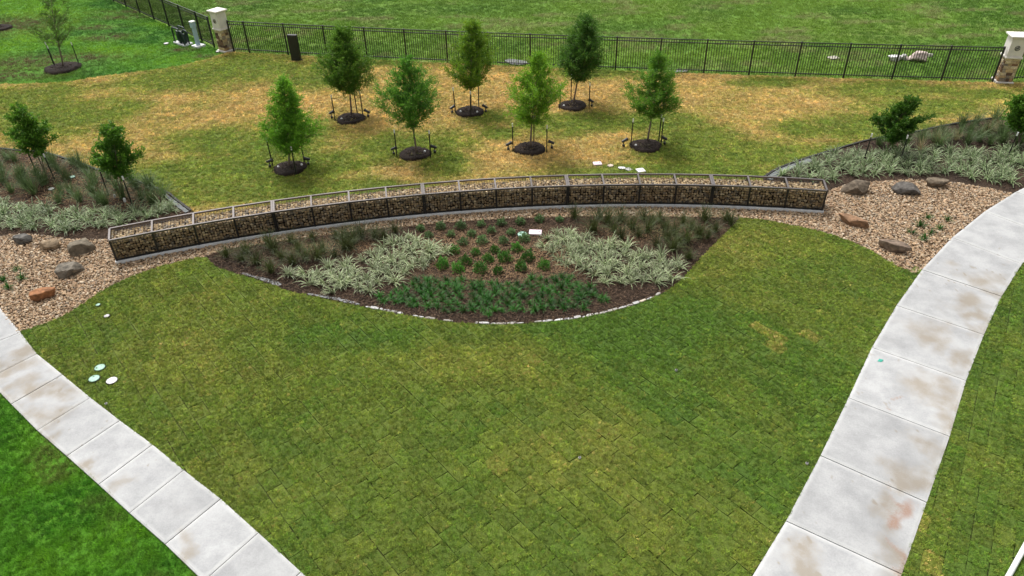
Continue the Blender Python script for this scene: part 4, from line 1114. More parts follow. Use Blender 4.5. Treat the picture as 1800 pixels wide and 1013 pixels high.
# ------------------------------------------------------------------ trees
def leaves_mesh(C, D, size, cols, seed, wd=0.30, tone=None):
    """C centres, D main directions (n,3); each leaf a folded rhombus of two triangles"""
    r = np.random.default_rng(seed); n = len(C)
    D = D / np.linalg.norm(D, axis=1, keepdims=True)
    q = r.normal(0, 1, (n, 3)); sd_ = np.cross(D, q); sd_ /= np.linalg.norm(sd_, axis=1, keepdims=True) + 1e-9
    up = np.cross(sd_, D)
    L_ = (size * r.uniform(0.6, 1.35, n))[:, None]; w = L_ * wd
    a = C; b = C + D * L_; m = C + D * L_ * 0.45
    V = np.stack([a, m + sd_ * w * 0.5 + up * w * 0.15, b, m - sd_ * w * 0.5 + up * w * 0.15], 1).reshape(-1, 3)
    i = np.arange(n)[:, None] * 4
    F = np.vstack([i + np.array([0, 1, 2]), i + np.array([0, 2, 3])])
    return V, F, np.repeat(cols, 4, 0)

def make_tree(name, base, top, z0, rmax, wf, label, seed, nl=46, tw=11, lv=17, leaf=0.085, g0=(0.035, 0.10, 0.014), g1=(0.085, 0.17, 0.022), trunk_r=0.045, asym=0.25, group=None, multi=1, sparse=0.0, wd=0.3):
    r = np.random.default_rng(seed)
    T = empty(name, (base[0], base[1], 0)); props(T, label, 'tree', group)
    H = top[2]; dx, dy = top[0] - base[0], top[1] - base[1]
    def axis(z, k=0):
        t = z / H
        ph = 2 * math.pi * k / max(multi, 1) + seed
        sp = (0.10 * math.sin(min(t * 3, 1.2)) if multi > 1 else 0)
        return np.array([dx * t + 0.04 * math.sin(5 * t + seed) + sp * math.cos(ph), dy * t + 0.04 * math.cos(4 * t + seed) + sp * math.sin(ph), z])
    tb = MB()
    for k in range(multi):
        zz = np.linspace(-0.08, H * 0.93, 12)
        tb.tube([axis(z, k) for z in zz], [max(0.006, trunk_r * (1.25 if z < 0 else 1) * (1 - 0.93 * max(z, 0) / (H * .95))) / math.sqrt(multi) for z in zz], 8)
    tr = tb.obj('trunk', M['bark'], T, shade=True)
    def prof(z, az):
        t = (z - z0) / (H - z0)
        if t < 0 or t > 1: return 0.02
        b = 0.55 + 0.45 * math.sin(math.pi / 2 * t / wf) if t < wf else ((1 - t) / (1 - wf)) ** 0.72
        return rmax * b * (1 + asym * math.sin(az * 2 + seed) * 0.6 + asym * math.sin(az * 3 + z * 2.1 + seed * 1.7))
    lb = MB(); C = []; D = []; K = []
    for i in range(nl):
        f = (i + r.uniform(0, 1)) / nl
        zs = z0 * 0.92 + (H * 0.96 - z0 * 0.92) * f ** 1.5
        az = i * 2.39996 + r.normal(0, 0.3)
        if r.uniform() < sparse: continue
        up = r.uniform(0.5, 1.05)
        # find tip
        tip_r = 0
        for it in range(6):
            ze = min(zs + tip_r * math.tan(up) * 0.8, H * 1.0); tip_r = prof(ze, az) * r.uniform(0.75, 1.08) if it == 5 else prof(ze, az)
        tip_r = max(tip_r, 0.08); ze = min(zs + tip_r * math.tan(up) * 0.8, H)
        a = axis(zs, i % multi); e = axis(ze, i % multi) + np.array([math.cos(az) * tip_r, math.sin(az) * tip_r, 0])
        m = (a + e) / 2 + np.array([0, 0, -0.10 * tip_r]) + r.normal(0, 0.03, 3)
        lb.tube([a, m, e], [0.012 * (1 - f * .6), 0.008, 0.003], 4, cap=False)
        L_ = np.linalg.norm(e - a)
        for j in range(max(4, int(tw * (0.35 + 1.0 * tip_r / rmax)))):
            t = r.uniform(0.15, 1.02)
            p = (1 - t) ** 2 * a + 2 * t * (1 - t) * m + t * t * e
            d = (e - a) / L_ + r.normal(0, 0.62, 3) + np.array([0, 0, 0.25]); d /= np.linalg.norm(d)
            tl = r.uniform(0.16, 0.52) * (0.65 + 0.5 * (1 - f)) * (rmax / 1.05) ** 0.5
            lb.tube([p, p + d * tl], [0.004, 0.002], 3, cap=False)
            k = int(lv * r.uniform(0.6, 1.3)); s = r.uniform(0.1, 1.1, k)[:, None]
            c = p + d * tl * s + r.normal(0, 0.035, (k, 3)); C.append(c)
            D.append(d + r.normal(0, 0.75, (k, 3)))
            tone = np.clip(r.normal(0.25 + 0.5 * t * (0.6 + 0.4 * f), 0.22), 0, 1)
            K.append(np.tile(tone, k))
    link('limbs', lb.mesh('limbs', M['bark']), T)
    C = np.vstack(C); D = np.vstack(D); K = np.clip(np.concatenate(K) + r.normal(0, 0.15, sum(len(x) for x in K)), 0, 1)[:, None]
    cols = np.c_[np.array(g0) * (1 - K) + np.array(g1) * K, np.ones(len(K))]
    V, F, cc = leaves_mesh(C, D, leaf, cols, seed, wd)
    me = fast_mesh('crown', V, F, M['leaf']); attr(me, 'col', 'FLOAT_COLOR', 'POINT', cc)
    link('crown', me, T)
    return T

# name phrase, trunk base px, top px, crown start, radius, widest, colours
TREES = [
    ('the front row leftmost tree', (508.4, 294), (500, 138), 0.85, 1.02, 0.30, (0.087, 0.264, 0.019), (0.221, 0.442, 0.035), (510, 297), 0.15, 'bright green pyramid-crowned young tree, leftmost of the front row'),
    ('the back row left tree', (617, 202), (602, 46), 1.30, 1.10, 0.42, (0.054, 0.157, 0.016), (0.161, 0.302, 0.031), (617.4, 210), 0.12, 'dark green egg-crowned young tree, left of the back row of three'),
    ('the front row second tree', (730.5, 269), (714, 103), 1.45, 1.22, 0.36, (0.059, 0.202, 0.022), (0.161, 0.353, 0.037), (729.6, 271.6), 0.2, 'bluish green broad-crowned young tree, second from left in the front row'),
    ('the back row middle tree', (826.8, 192), (832, 36), 1.25, 1.12, 0.30, (0.064, 0.178, 0.013), (0.235, 0.378, 0.029), (826, 197.6), 0.2, 'young tree with narrow top and wide skirt, middle of the back row'),
    ('the front row third tree', (933, 258.5), (946, 94), 1.30, 1.22, 0.36, (0.087, 0.252, 0.016), (0.279, 0.479, 0.035), (931.6, 262.7), 0.25, 'light green loose-crowned young tree, third from left in the front row'),
    ('the back row right tree', (1009.7, 181), (1034, 27), 1.35, 1.08, 0.45, (0.036, 0.122, 0.016), (0.106, 0.228, 0.029), (1007, 186.7), 0.25, 'darkest dense young tree, right of the back row of three'),
    ('the front row rightmost tree', (1139, 250), (1160, 92), 1.35, 1.00, 0.36, (0.064, 0.202, 0.019), (0.192, 0.365, 0.035), (1135, 257.7), 0.3, 'airy young tree with narrow tip, rightmost of the front row'),
]
def mulch_ring(px, py, rad, label, seed):
    c = U(px, py); r = np.random.default_rng(seed); n = 36; V = []; F = []
    prof = [(1.0, -0.05), (0.97, 0.05), (0.85, 0.10), (0.62, 0.085), (0.3, 0.05), (0.0, 0.045)]
    for q, z in prof[:-1]:
        for k in range(n):
            a = 2 * math.pi * k / n
            rr_ = rad * q * (1 + 0.05 * math.sin(3 * a + seed) + r.uniform(-0.03, 0.03))
            V.append((rr_ * math.cos(a), rr_ * math.sin(a), z + (r.uniform(-0.02, 0.02) if z > 0 else 0)))
    for i in range(len(prof) - 2):
        for k in range(n): F.append((i * n + k, i * n + (k + 1) % n, (i + 1) * n + (k + 1) % n, (i + 1) * n + k))
    V.append((0, 0, 0.045)); b = (len(prof) - 2) * n
    F += [(b + k, b + (k + 1) % n, len(V) - 1) for k in range(n)]
    o = link('mulch_ring', mesh('mulch_ring', V, F, M['darkmulch'], True), None, (c[0], c[1], 0))
    props(o, label, 'mulch ring', 'mulch rings round the staked trees')
    m = 240
    ang_ = r.uniform(0, 6.28, m); q = np.sqrt(r.uniform(0, 1.0, m)) * rad * 1.04
    P = np.c_[q * np.cos(ang_), q * np.sin(ang_), np.where(q > rad * 0.9, 0.02, 0.075)]
    s = scatter('mulch_chips', P, np.c_[r.normal(0, 0.5, (m, 2)), r.uniform(0, 6.28, m)], np.tile(r.uniform(0.05, 0.13, (m, 1)), 3), np.array([(0.018, 0.012, 0.009)]) * r.uniform(0.6, 1.8, (m, 1)), np.zeros(m, np.int32), [(chipV, chipF)], M['chip'], o)
    props(s, kind='stuff')
    return o

stake_meshes = {}
def stake(base_px, h, label, tipw=0.16):
    c = U(*base_px)
    key = round(h, 1)
    if key not in stake_meshes:
        h = key
        a = MB().box((0, 0, (h - 0.3) / 2), (0.05, 0.010, h + 0.3)).box((0, 0.022, (h - 0.3) / 2), (0.010, 0.034, h + 0.3)).mesh('stake', M['tpost'])
        b = MB().box((0, 0, h - tipw / 2 + 0.004), (0.054, 0.016, tipw)).box((0, 0.026, h - tipw / 2 + 0.004), (0.015, 0.036, tipw)).mesh('painted_tip', M['white'])
        stake_meshes[key] = (a, b)
    a, b = stake_meshes[key]
    rz = random.uniform(-1, 1)
    o = link('tree_stake', None, None, (c[0], c[1], 0), rz)
    o.rotation_euler = (random.uniform(-0.025, 0.025), random.uniform(-0.025, 0.025), rz)
    link('shaft', a, o); link('painted_tip', b, o)
    return props(o, label, 'stake', 'white-tipped metal tree stakes')

_sp = {}
def spotlight(px, label, toward):
    c = U(*px)
    if not _sp:
        _sp['stem'] = MB().tube([(0, 0, -0.05), (0, 0, 0.24)], 0.022, 8).mesh('stem', M['black'])
        _sp['can'] = MB().tube([(0, -0.10, 0.25), (0, 0.05, 0.30), (0, 0.13, 0.33)], [0.052, 0.062, 0.070], 12).tube([(0, 0.13, 0.33), (0, 0.17, 0.345)], [0.074, 0.078], 12).mesh('lamp_head', M['black'])
        _sp['box'] = bevel(MB().box((0, 0, 0.04), (0.10, 0.10, 0.14)).mesh('junction_box', M['black']), 0.012)
        _sp['kn'] = MB().box((0, 0, 0.235), (0.06, 0.04, 0.06)).mesh('knuckle', M['black'])
    t = toward[:2] - c[:2]
    o = empty('ground_spotlight', (c[0], c[1], 0), math.atan2(t[1], t[0]) - math.pi / 2)
    for nm, k in (('stem', 'stem'), ('lamp_head', 'can'), ('junction_box', 'box'), ('knuckle', 'kn')): link(nm, _sp[k], o)
    return props(o, label, 'spotlight', 'black ground spotlights beside the trees')

for k, (ph, b, t, z0, rm, wf, g0, g1, ringc, asy, lab) in enumerate(TREES):
    base = U(*b); top = UV_(t[0], t[1], base[1])
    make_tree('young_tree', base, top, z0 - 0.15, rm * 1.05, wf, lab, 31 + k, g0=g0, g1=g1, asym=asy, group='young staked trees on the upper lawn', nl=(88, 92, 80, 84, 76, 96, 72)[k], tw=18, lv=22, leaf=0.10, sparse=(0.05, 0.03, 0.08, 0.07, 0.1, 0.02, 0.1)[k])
    mulch_ring(*ringc, 0.72, 'round dark mulch ring under ' + ph, k)

STAKES = [(0, [(480, 293, 'left of'), (521, 308, 'in front of'), (535, 286, 'right of')]), (1, [(589, 212.4, 'left of'), (628, 199, 'just right of'), (638, 203, 'far right of')]), (2, [(698, 277, 'left of'), (757, 278, 'right of')]),
          (3, [(800.7, 199, 'left of'), (828, 206, 'in front of'), (842, 189, 'right of')]), (4, [(901.7, 266, 'left of'), (961, 268.7, 'right of'), (938.5, 251, 'behind')]), (5, [(984, 194, 'left of'), (1035.5, 191, 'right of'), (1003.5, 176, 'behind')]),
          (6, [(1108.6, 258, 'left of'), (1158, 249.4, 'right and behind'), (1162, 257, 'right and in front of')])]
for k, L_ in STAKES:
    for x, y, w in L_: stake((x, y), 1.3, 'dark metal stake with white tip %s %s' % (w, TREES[k][0]))
LAMPS = [(0, (475, 294), (542.5, 290)), (1, (583.5, 208), (647.6, 206)), (2, (692.5, 272), (764.5, 269)), (3, (795, 199), (854, 197.5)), (4, (893.5, 264), (970, 261)), (5, None, (1040, 187.5)), (6, (1096, 258), (1168, 254))]
for k, a, b in LAMPS:
    tc = U(*TREES[k][1])
    if a: spotlight(a, 'small black ground spotlight left of ' + TREES[k][0], tc)
    if b: spotlight(b, 'small black ground spotlight right of ' + TREES[k][0], tc)

# tree on the side lawn
base = U(110, 117); top = UV_(86, -25, base[1])
make_tree('young_tree', base, top, 1.15, 1.05, 0.25, 'sparse young tree on the bright green lawn at the upper left', 77, g0=(0.04, 0.10, 0.012), g1=(0.10, 0.19, 0.02), nl=50, tw=11, lv=14, leaf=0.09, sparse=0.2, asym=0.3, group='young staked trees')
mulch_ring(110, 120, 1.0, 'brown mulch ring under the sparse tree at the upper left', 12)
mulch_ring(-2, 50, 0.8, 'brown mulch patch cut off by the left edge of the photo', 13)
stake((94, 113), 1.3, 'dark metal stake left of the sparse tree at the upper left')
stake((97, 117), 1.2, 'shorter stake just right of the left stake at the upper left tree')
stake((139, 114), 1.3, 'dark metal stake right of the sparse tree at the upper left')

# small multi-stem trees in the side beds
def bed_tree(bpx, tpx, z0, rm, wf, label, seed, **kw):
    base = U(*bpx); top = UV_(tpx[0], tpx[1], base[1])
    return make_tree('small_tree', base, top, z0, rm, wf, label, seed, nl=50, tw=14, lv=18, leaf=0.10, wd=0.55, trunk_r=0.04, multi=3, group='small multi-stem trees in the side beds', **kw)
bed_tree((78, 306), (33, 186), 0.95, 0.72, 0.30, 'small dark green tree with a narrow top in the left bed', 101, g0=(0.05, 0.15, 0.014), g1=(0.14, 0.29, 0.026), asym=0.45, sparse=0.12)
bed_tree((214, 346), (196, 222), 0.95, 0.62, 0.60, 'small dark green flat-topped tree nearest the wall in the left bed', 102, g0=(0.05, 0.15, 0.014), g1=(0.13, 0.28, 0.026), asym=0.4, sparse=0.15)
bed_tree((1556, 268), (1606, 172), 0.55, 0.62, 0.55, 'small dark tree leaning right in the right bed', 103, g0=(0.030, 0.10, 0.010), g1=(0.085, 0.19, 0.018), asym=0.4, sparse=0.12)
bed_tree((1790, 256), (1812, 160), 0.7, 0.6, 0.5, 'small green tree cut off by the right edge of the photo', 104, g0=(0.05, 0.15, 0.014), g1=(0.13, 0.28, 0.026), asym=0.35)
for x, y, l in ((64, 304.4, 'left stake beside the narrow-topped tree in the left bed'), (96, 316, 'right stake beside the narrow-topped tree in the left bed'), (190, 343, 'left stake beside the flat-topped tree in the left bed'), (231, 358, 'right stake beside the flat-topped tree in the left bed'),
                (1519, 281, 'left stake beside the leaning tree in the right bed'), (1582, 284, 'right stake beside the leaning tree in the right bed'), (1771, 279, 'stake among pale plants at the right edge of the right bed')):
    stake((x, y), 1.2, 'dark metal ' + l)

# ------------------------------------------------------------------ bed plants
def straps(n, length, width, droop, seed, spread=0.06, up=(0.7, 1.35), segs=4, taper=0.85, fold=0.0):
    """fountain of strap leaves: V, F, uv, tone"""
    r = np.random.default_rng(seed); V = []; F = []; UVs = []; T = []
    for i in range(n):
        az = r.uniform(0, 6.28); el = r.uniform(*up); L_ = length * r.uniform(0.65, 1.15)
        p = np.array([r.normal(0, spread), r.normal(0, spread), -0.03]); d = np.array([math.cos(az) * math.cos(el), math.sin(az) * math.cos(el), math.sin(el)])
        s = np.array([-math.sin(az), math.cos(az), 0]); b = len(V); tone = r.uniform(0.55, 1.25)
        for k in range(segs + 1):
            t = k / segs; w = width * (0.55 + 0.45 * math.sin(min(t * 2.2, 1.57))) * (1 - taper * max(0, t - 0.45) / 0.55)
            V += [tuple(p - s * w / 2), tuple(p + s * w / 2)]; UVs += [(0, t), (1, t)]; T += [tone, tone]
            p = p + d * L_ / segs; d = d + np.array([0, 0, -droop / segs * (0.6 + t)]); d /= np.linalg.norm(d)
            if p[2] < 0.0: p[2] = 0.0
        for k in range(segs): F.append((b + 2 * k, b + 2 * k + 1, b + 2 * k + 3, b + 2 * k + 2))
    return V, F, UVs, T

def plant_mesh(name, parts, mat):
    V, F, uv, tone = parts
    me = fast_mesh(name, np.array(V), np.array(F), mat)
    u = me.uv_layers.new(name='uv'); li = np.empty(len(me.loops), np.int32); me.loops.foreach_get('vertex_index', li)
    u.data.foreach_set('uv', np.array(uv, np.float32)[li].ravel())
    attr(me, 'tone', 'FLOAT', 'POINT', np.array(tone))
    return me
FLAXP = [plant_mesh('strap_plant', straps(34, 0.52, 0.036, 1.7, 500 + k, 0.04, (0.55, 1.3)), M['flax_pale']) for k in range(5)]
FLAXG = [plant_mesh('strap_plant', straps(34, 0.52, 0.036, 1.7, 520 + k, 0.04, (0.55, 1.3)), M['flax_green']) for k in range(5)]
LIRI = [plant_mesh('liriope', straps(42, 0.29, 0.022, 1.5, 540 + k, 0.025, (0.6, 1.35)), M['liriope']) for k in range(5)]
WISP = [plant_mesh('wispy', straps(120, 0.66, 0.013, 1.7, 560 + k, 0.05, (0.8, 1.5), 4), M['wispy']) for k in range(4)]
WISPG = [plant_mesh('wispy', straps(130, 0.72, 0.013, 1.4, 580 + k, 0.05, (0.8, 1.5), 4), M['wispy_g']) for k in range(4)]
WISPT = [plant_mesh('wispy', straps(95, 0.75, 0.011, 1.4, 590 + k, 0.05, (0.8, 1.5), 4), M['wispy_t']) for k in range(2)]
def shrub_mesh(seed, rad, h, mat, n=800, leaf=0.065):
    r = np.random.default_rng(seed)
    d = r.normal(0, 1, (n, 3)); d[:, 2] = np.abs(d[:, 2]) * 0.9 + 0.05; d /= np.linalg.norm(d, axis=1, keepdims=True)
    q = r.uniform(0.35, 1.0, (n, 1)) ** 0.6 * (1 + 0.34 * np.sin(d[:, :1] * 5 + seed) * np.cos(d[:, 1:2] * 6 + seed))
    C = d * q * np.array([rad, rad, h]); D = d + r.normal(0, 0.6, (n, 3)) + np.array([0, 0, 0.3])
    V, F, _ = leaves_mesh(C, D, leaf, np.ones((n, 4)), seed, 0.42)
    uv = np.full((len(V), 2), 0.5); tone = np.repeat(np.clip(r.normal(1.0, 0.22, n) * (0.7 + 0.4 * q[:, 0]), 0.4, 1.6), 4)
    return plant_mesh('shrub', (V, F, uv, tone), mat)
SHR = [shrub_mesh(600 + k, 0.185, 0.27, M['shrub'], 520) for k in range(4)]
SHRG = [shrub_mesh(610 + k, 0.15, 0.22, M['shrub_g'], 380) for k in range(4)]

def plant(name, p, meshes, label, cat, group, smin=0.85, smax=1.15):
    o = link(name, random.choice(meshes), None, (p[0], p[1], -0.015), random.uniform(0, 6.28), random.uniform(smin, smax))
    o.rotation_euler[0] = random.uniform(-0.06, 0.06); o.rotation_euler[1] = random.uniform(-0.06, 0.06)
    return props(o, label, cat, group)

def spread(poly_px, gap, seed, jit=0.22):
    """staggered planting grid, shaken"""
    poly = UP(poly_px); lo, hi = poly.min(0), poly.max(0); r = np.random.default_rng(seed); out = []
    for j, y in enumerate(np.arange(lo[1], hi[1], gap * 0.87)):
        for x in np.arange(lo[0] + (gap / 2 if j % 2 else 0), hi[0], gap):
            out.append((x + r.normal(0, jit * gap), y + r.normal(0, jit * gap)))
    out = np.array(out); return out[inside(out, poly)]

LW = [(640, 444), (682, 424), (692, 416), (724, 412), (742, 430), (785, 430), (787, 444), (766, 459), (748, 473), (718, 488), (677, 503), (644, 521), (600, 518), (530, 505), (496, 490), (512, 474), (559, 474), (588, 465), (622, 450)]
RW = [(945, 434), (969, 412), (995, 406), (1036, 418), (1074, 427), (1115, 432), (1134, 441), (1175, 446), (1198, 466), (1197, 482), (1175, 497), (1134, 509), (1090, 510), (1052, 499), (1036, 480), (1004, 470), (976, 458)]
for p in spread(LW, 0.48, 1, 0.17): plant('strap_leaf_plant', p, FLAXP, 'cream-edged strap-leaved plant in the left drift of the lens-shaped bed', 'plant', 'variegated plants, left drift of the middle bed', 0.72, 1.15)
for p in spread(RW, 0.46, 2, 0.16): plant('strap_leaf_plant', p, FLAXP, 'cream-edged strap-leaved plant in the right drift of the lens-shaped bed', 'plant', 'variegated plants, right drift of the middle bed', 0.72, 1.15)
LB = [(-60, 352), (0, 353), (30, 355), (66, 362), (100, 370), (140, 376), (180, 370), (220, 368), (260, 368), (292, 360), (320, 361), (332, 370), (260, 388), (190, 404), (130, 409), (90, 401), (20, 403), (-60, 408)]
RB = [(1362, 309), (1417, 285), (1468, 272), (1528, 262), (1602, 262), (1677, 262), (1737, 266), (1772, 262), (1830, 262), (1830, 300), (1782, 330), (1756, 320), (1727, 316), (1697, 312), (1658, 305), (1618, 307), (1559, 311), (1500, 314), (1460, 324), (1440, 318)]
for p in spread(LB, 0.54, 3, 0.16): plant('strap_leaf_plant', p, FLAXG, 'green and cream strap-leaved plant in the bed left of the stone wall', 'plant', 'variegated plants in the left bed', 0.9, 1.25)
for p in spread(RB, 0.56, 4, 0.16): plant('strap_leaf_plant', p, FLAXG, 'green and cream strap-leaved plant in the bed right of the stone wall', 'plant', 'variegated plants in the right bed', 0.9, 1.25)
DG = [(650, 529), (680, 513), (715, 497), (736, 487), (789, 489), (843, 497), (907, 491), (1008, 487), (1035, 502), (1085, 528), (1029, 544), (947, 552), (880, 554), (813, 552), (752, 544), (693, 538)]
for p in spread(DG, 0.32, 5, 0.13): plant('lilyturf_clump', p, LIRI, 'dark green lilyturf clump in the front block of the lens-shaped bed', 'plant', 'dark green clumps at the front of the middle bed', 0.72, 1.2)

z7 = lambda x, y: (600 + x / 3.378, 280 + y / 3.378)
grey_s = [(470, 418), (590, 408), (708, 405), (830, 393), (950, 387), (1063, 380), (1175, 366), (1295, 366), (520, 460), (650, 453), (775, 450), (890, 432), (1008, 442), (722, 503), (835, 495), (962, 492), (1085, 480)]
green_s = [(672, 555), (910, 548), (1042, 538), (798, 562), (870, 603), (972, 597), (1108, 594), (603, 635), (740, 618), (690, 660), (825, 664), (930, 672), (1063, 652), (1203, 642)]
ORD = ['first', 'second', 'third', 'fourth', 'fifth', 'sixth', 'seventh', 'eighth']
rows = [('back', 0, 8), ('second', 8, 13), ('third', 13, 17)]
for rn, a, b in rows:
    for k, q in enumerate(grey_s[a:b]): plant('round_shrub', U(*z7(*q)), SHRG, 'small greyish shrub, %s from left in the %s row of the lens-shaped bed' % (ORD[k], rn), 'shrub', 'greyish small shrubs of the middle bed')
green_s = sorted(green_s)
for k, q in enumerate(green_s):
    pos = '%s from left' % ORD[k] if k < 7 else '%s from right' % ORD[len(green_s) - 1 - k]
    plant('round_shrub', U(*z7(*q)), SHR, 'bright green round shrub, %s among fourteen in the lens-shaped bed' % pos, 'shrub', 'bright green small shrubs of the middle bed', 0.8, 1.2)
z6 = lambda x, y: (180 + x / 3.165, 300 + y / 3.165)
z8 = lambda x, y: (900 + x / 3.167, 280 + y / 3.167)
wl_ = [(690, 480), (800, 455), (930, 425), (1050, 400), (1170, 385), (1300, 372), (860, 520), (960, 450), (940, 565), (1000, 490), (1130, 490), (1230, 450), (1290, 480), (1090, 450), (1350, 440), (780, 500), (1200, 490), (1060, 520), (1400, 400)]
wl_ = [z6(*q) for q in wl_] + [z7(*q) for q in [(120, 465), (50, 540), (200, 465), (320, 435), (20, 470), (250, 480)]]
for q in wl_: plant('ornamental_grass', U(*q), WISP, 'wispy olive ornamental grass at the left end of the lens-shaped bed', 'ornamental grass', 'olive grasses, left end of the middle bed', 0.75, 1.3)
wr_ = [(345, 330), (485, 330), (605, 345), (730, 335), (825, 345), (950, 358), (1070, 340), (1215, 365), (450, 400), (570, 400), (670, 390), (755, 405), (610, 440), (850, 390), (905, 415), (1040, 435), (970, 460), (1130, 405), (805, 485), (895, 510), (980, 555), (1190, 338), (530, 360), (780, 365), (1000, 385), (860, 450), (930, 480), (700, 430), (1090, 440)]
for q in wr_: plant('ornamental_grass', U(*z8(*q)), WISP, 'wispy olive ornamental grass at the right end of the lens-shaped bed', 'ornamental grass', 'olive grasses, right end of the middle bed', 0.75, 1.3)
zl = lambda x, y: (x / 5.0, 230 + y / 5.0)
wlb = [(60, 250), (130, 265), (210, 390), (190, 440), (100, 540), (300, 550), (440, 280), (520, 360), (590, 430), (540, 560), (620, 540), (700, 620), (520, 630), (640, 290), (760, 360), (830, 460), (810, 540), (880, 630), (930, 650), (1200, 500), (1330, 510), (1030, 510), (1080, 590), (1250, 610), (1350, 650), (1440, 590), (1160, 460), (30, 450), (20, 360), (230, 500), (390, 470), (330, 400), (960, 430), (700, 320), (470, 310), (1300, 480)]
for q in wlb: plant('ornamental_grass', U(*zl(*q)), WISPG, 'soft grey-green ornamental grass in the upper part of the left bed', 'ornamental grass', 'grey-green grasses of the left bed', 0.85, 1.35)
wrb = [(1640, 246), (1620, 250), (1665, 248), (1685, 240), (1705, 232), (1760, 236), (1780, 230), (1795, 240), (1775, 218), (1750, 214), (1650, 258), (1720, 248), (1740, 254), (1790, 252), (1545, 254), (1590, 254), (1700, 252), (1690, 222), (1715, 218), (1760, 250), (1735, 236), (1655, 236)]
for q in wrb: plant('ornamental_grass', U(*q), WISPG, 'soft grey-green ornamental grass in the upper part of the right bed', 'ornamental grass', 'grey-green grasses of the right bed', 0.85, 1.35)
for q in [(1732, 236), (1748, 230), (1645, 252), (1617, 264), (1680, 246)]: plant('ornamental_grass', U(*q), WISPT, 'dry tan ornamental grass tuft in the upper part of the right bed', 'ornamental grass', 'dry grass tufts of the right bed', 0.8, 1.15)
for q, w in [((30, 474), 'farthest'), ((6.5, 493), 'leftmost'), ((39, 490), 'rightmost'), ((16, 507), 'nearest')]: plant('lilyturf_clump', U(*q), LIRI, 'small green tuft, %s of the four in the left gravel bed' % w, 'plant', 'green tufts in the left gravel', 0.9, 1.2)
for q, w in [((1630.5, 384), 'farthest'), ((1665, 387), 'rightmost'), ((1618, 397), 'second from left'), ((1650.7, 402), 'second from right'), ((1603.7, 410), 'leftmost'), ((1635.6, 411), 'centre front'), ((1624.5, 420), 'nearest')]: plant('lilyturf_clump', U(*q), LIRI, 'small green tuft, %s of the seven in the right gravel bed' % w, 'plant', 'green tufts in the right gravel', 0.9, 1.25)

# ------------------------------------------------------------------ boulders
def boulder(px, py, w, d, h, rz, col, label, seed, name='boulder', group='boulders in the gravel', cuts=15, zsink=0.25):
    c = U(px, py); r = np.random.default_rng(seed)
    bm = bmesh.new(); bmesh.ops.create_icosphere(bm, subdivisions=3, radius=1.0)
    V = np.array([v.co[:] for v in bm.verts])
    for k in range(cuts):                                   # flat cleft faces
        n = r.normal(0, 1, 3); n[2] *= 0.7; n /= np.linalg.norm(n); t = r.uniform(0.5, 0.85)
        e = V @ n - t; V = np.where(e[:, None] > 0, V - n * e[:, None] * 0.98, V)
    e = V[:, 2] - 0.55; V[:, 2] = np.where(e > 0, 0.55 + e * 0.25, V[:, 2])
    f = fbm(V[:, 0] * 3 + seed, V[:, 1] * 3 + V[:, 2] * 2, seed, 4) - 0.5
    V *= (1 + 0.16 * f)[:, None]
    for v, q in zip(bm.verts, V): v.co = (q[0] * w * 0.60, q[1] * d * 0.60, (q[2] + 0.55) * h / 1.2)
    me = bpy.data.meshes.new(name); bm.to_mesh(me); bm.free(); me.materials.append(M['boulder'])
    o = link(name, me, None, (c[0], c[1], -0.06 - zsink * h * 0.3), rz); k_ = 0.58 if group.startswith('boulders') else 1.0
    o.color = (col[0] * k_, col[1] * k_, col[2] * k_, 1)
    return props(o, label, 'boulder', group)
boulder(41, 424, 0.72, 0.5, 0.36, 0.1, (0.15, 0.14, 0.125), 'dark grey boulder nearest the left bed in the left gravel', 1)
boulder(93, 435, 0.86, 0.55, 0.36, -0.1, (0.33, 0.24, 0.15), 'tan boulder in the left gravel between two grey ones', 2)
boulder(147, 441, 0.80, 0.66, 0.52, 0.5, (0.24, 0.20, 0.145), 'tall grey-brown boulder nearest the wall in the left gravel', 3)
boulder(120, 482, 0.95, 0.60, 0.45, 0.4, (0.22, 0.19, 0.15), 'grey boulder in the middle of the left gravel', 4)
boulder(76, 523, 0.98, 0.45, 0.40, 0.65, (0.42, 0.19, 0.085), 'orange boulder near the narrow sidewalk in the left gravel', 5)
boulder(1505, 337, 1.10, 0.75, 0.58, 0.15, (0.20, 0.155, 0.11), 'large dark boulder beside the right end of the stone wall', 6)
boulder(1587, 338, 1.15, 0.70, 0.42, -0.2, (0.15, 0.135, 0.12), 'flat dark grey boulder in the middle of the right bed edge', 7)
boulder(1644, 326, 0.90, 0.50, 0.40, 0.0, (0.23, 0.18, 0.125), 'brown boulder on the bed edge, nearest the wide sidewalk', 8)
boulder(1496, 394, 1.05, 0.42, 0.40, -0.75, (0.36, 0.21, 0.12), 'long reddish boulder lying diagonally below the wall end', 9)
boulder(1570, 440, 1.05, 0.45, 0.42, -0.5, (0.26, 0.19, 0.14), 'brown boulder at the lawn tip of the right gravel', 10)
boulder(1612, 105, 1.1, 0.8, 0.62, 0.2, (0.52, 0.42, 0.38), 'pinkish white boulder in the field behind the fence', 11, group='rubble in the field')
boulder(1574, 104, 0.9, 0.6, 0.32, 0.1, (0.60, 0.58, 0.56), 'broken white rock in the field left of the pinkish boulder', 12, group='rubble in the field')
boulder(1589, 103, 0.4, 0.4, 0.35, 0.1, (0.60, 0.58, 0.56), 'small white rock between the two larger field rocks', 13, group='rubble in the field')
boulder(1466, 101, 0.7, 0.5, 0.10, 0.1, (0.34, 0.32, 0.26), 'low pale rubble patch in the field behind the fence', 14, group='rubble in the field')
boulder(1634, 98, 0.5, 0.3, 0.2, 0.1, (0.50, 0.48, 0.42), 'small pale stone right of the pinkish field boulder', 15, group='rubble in the field')

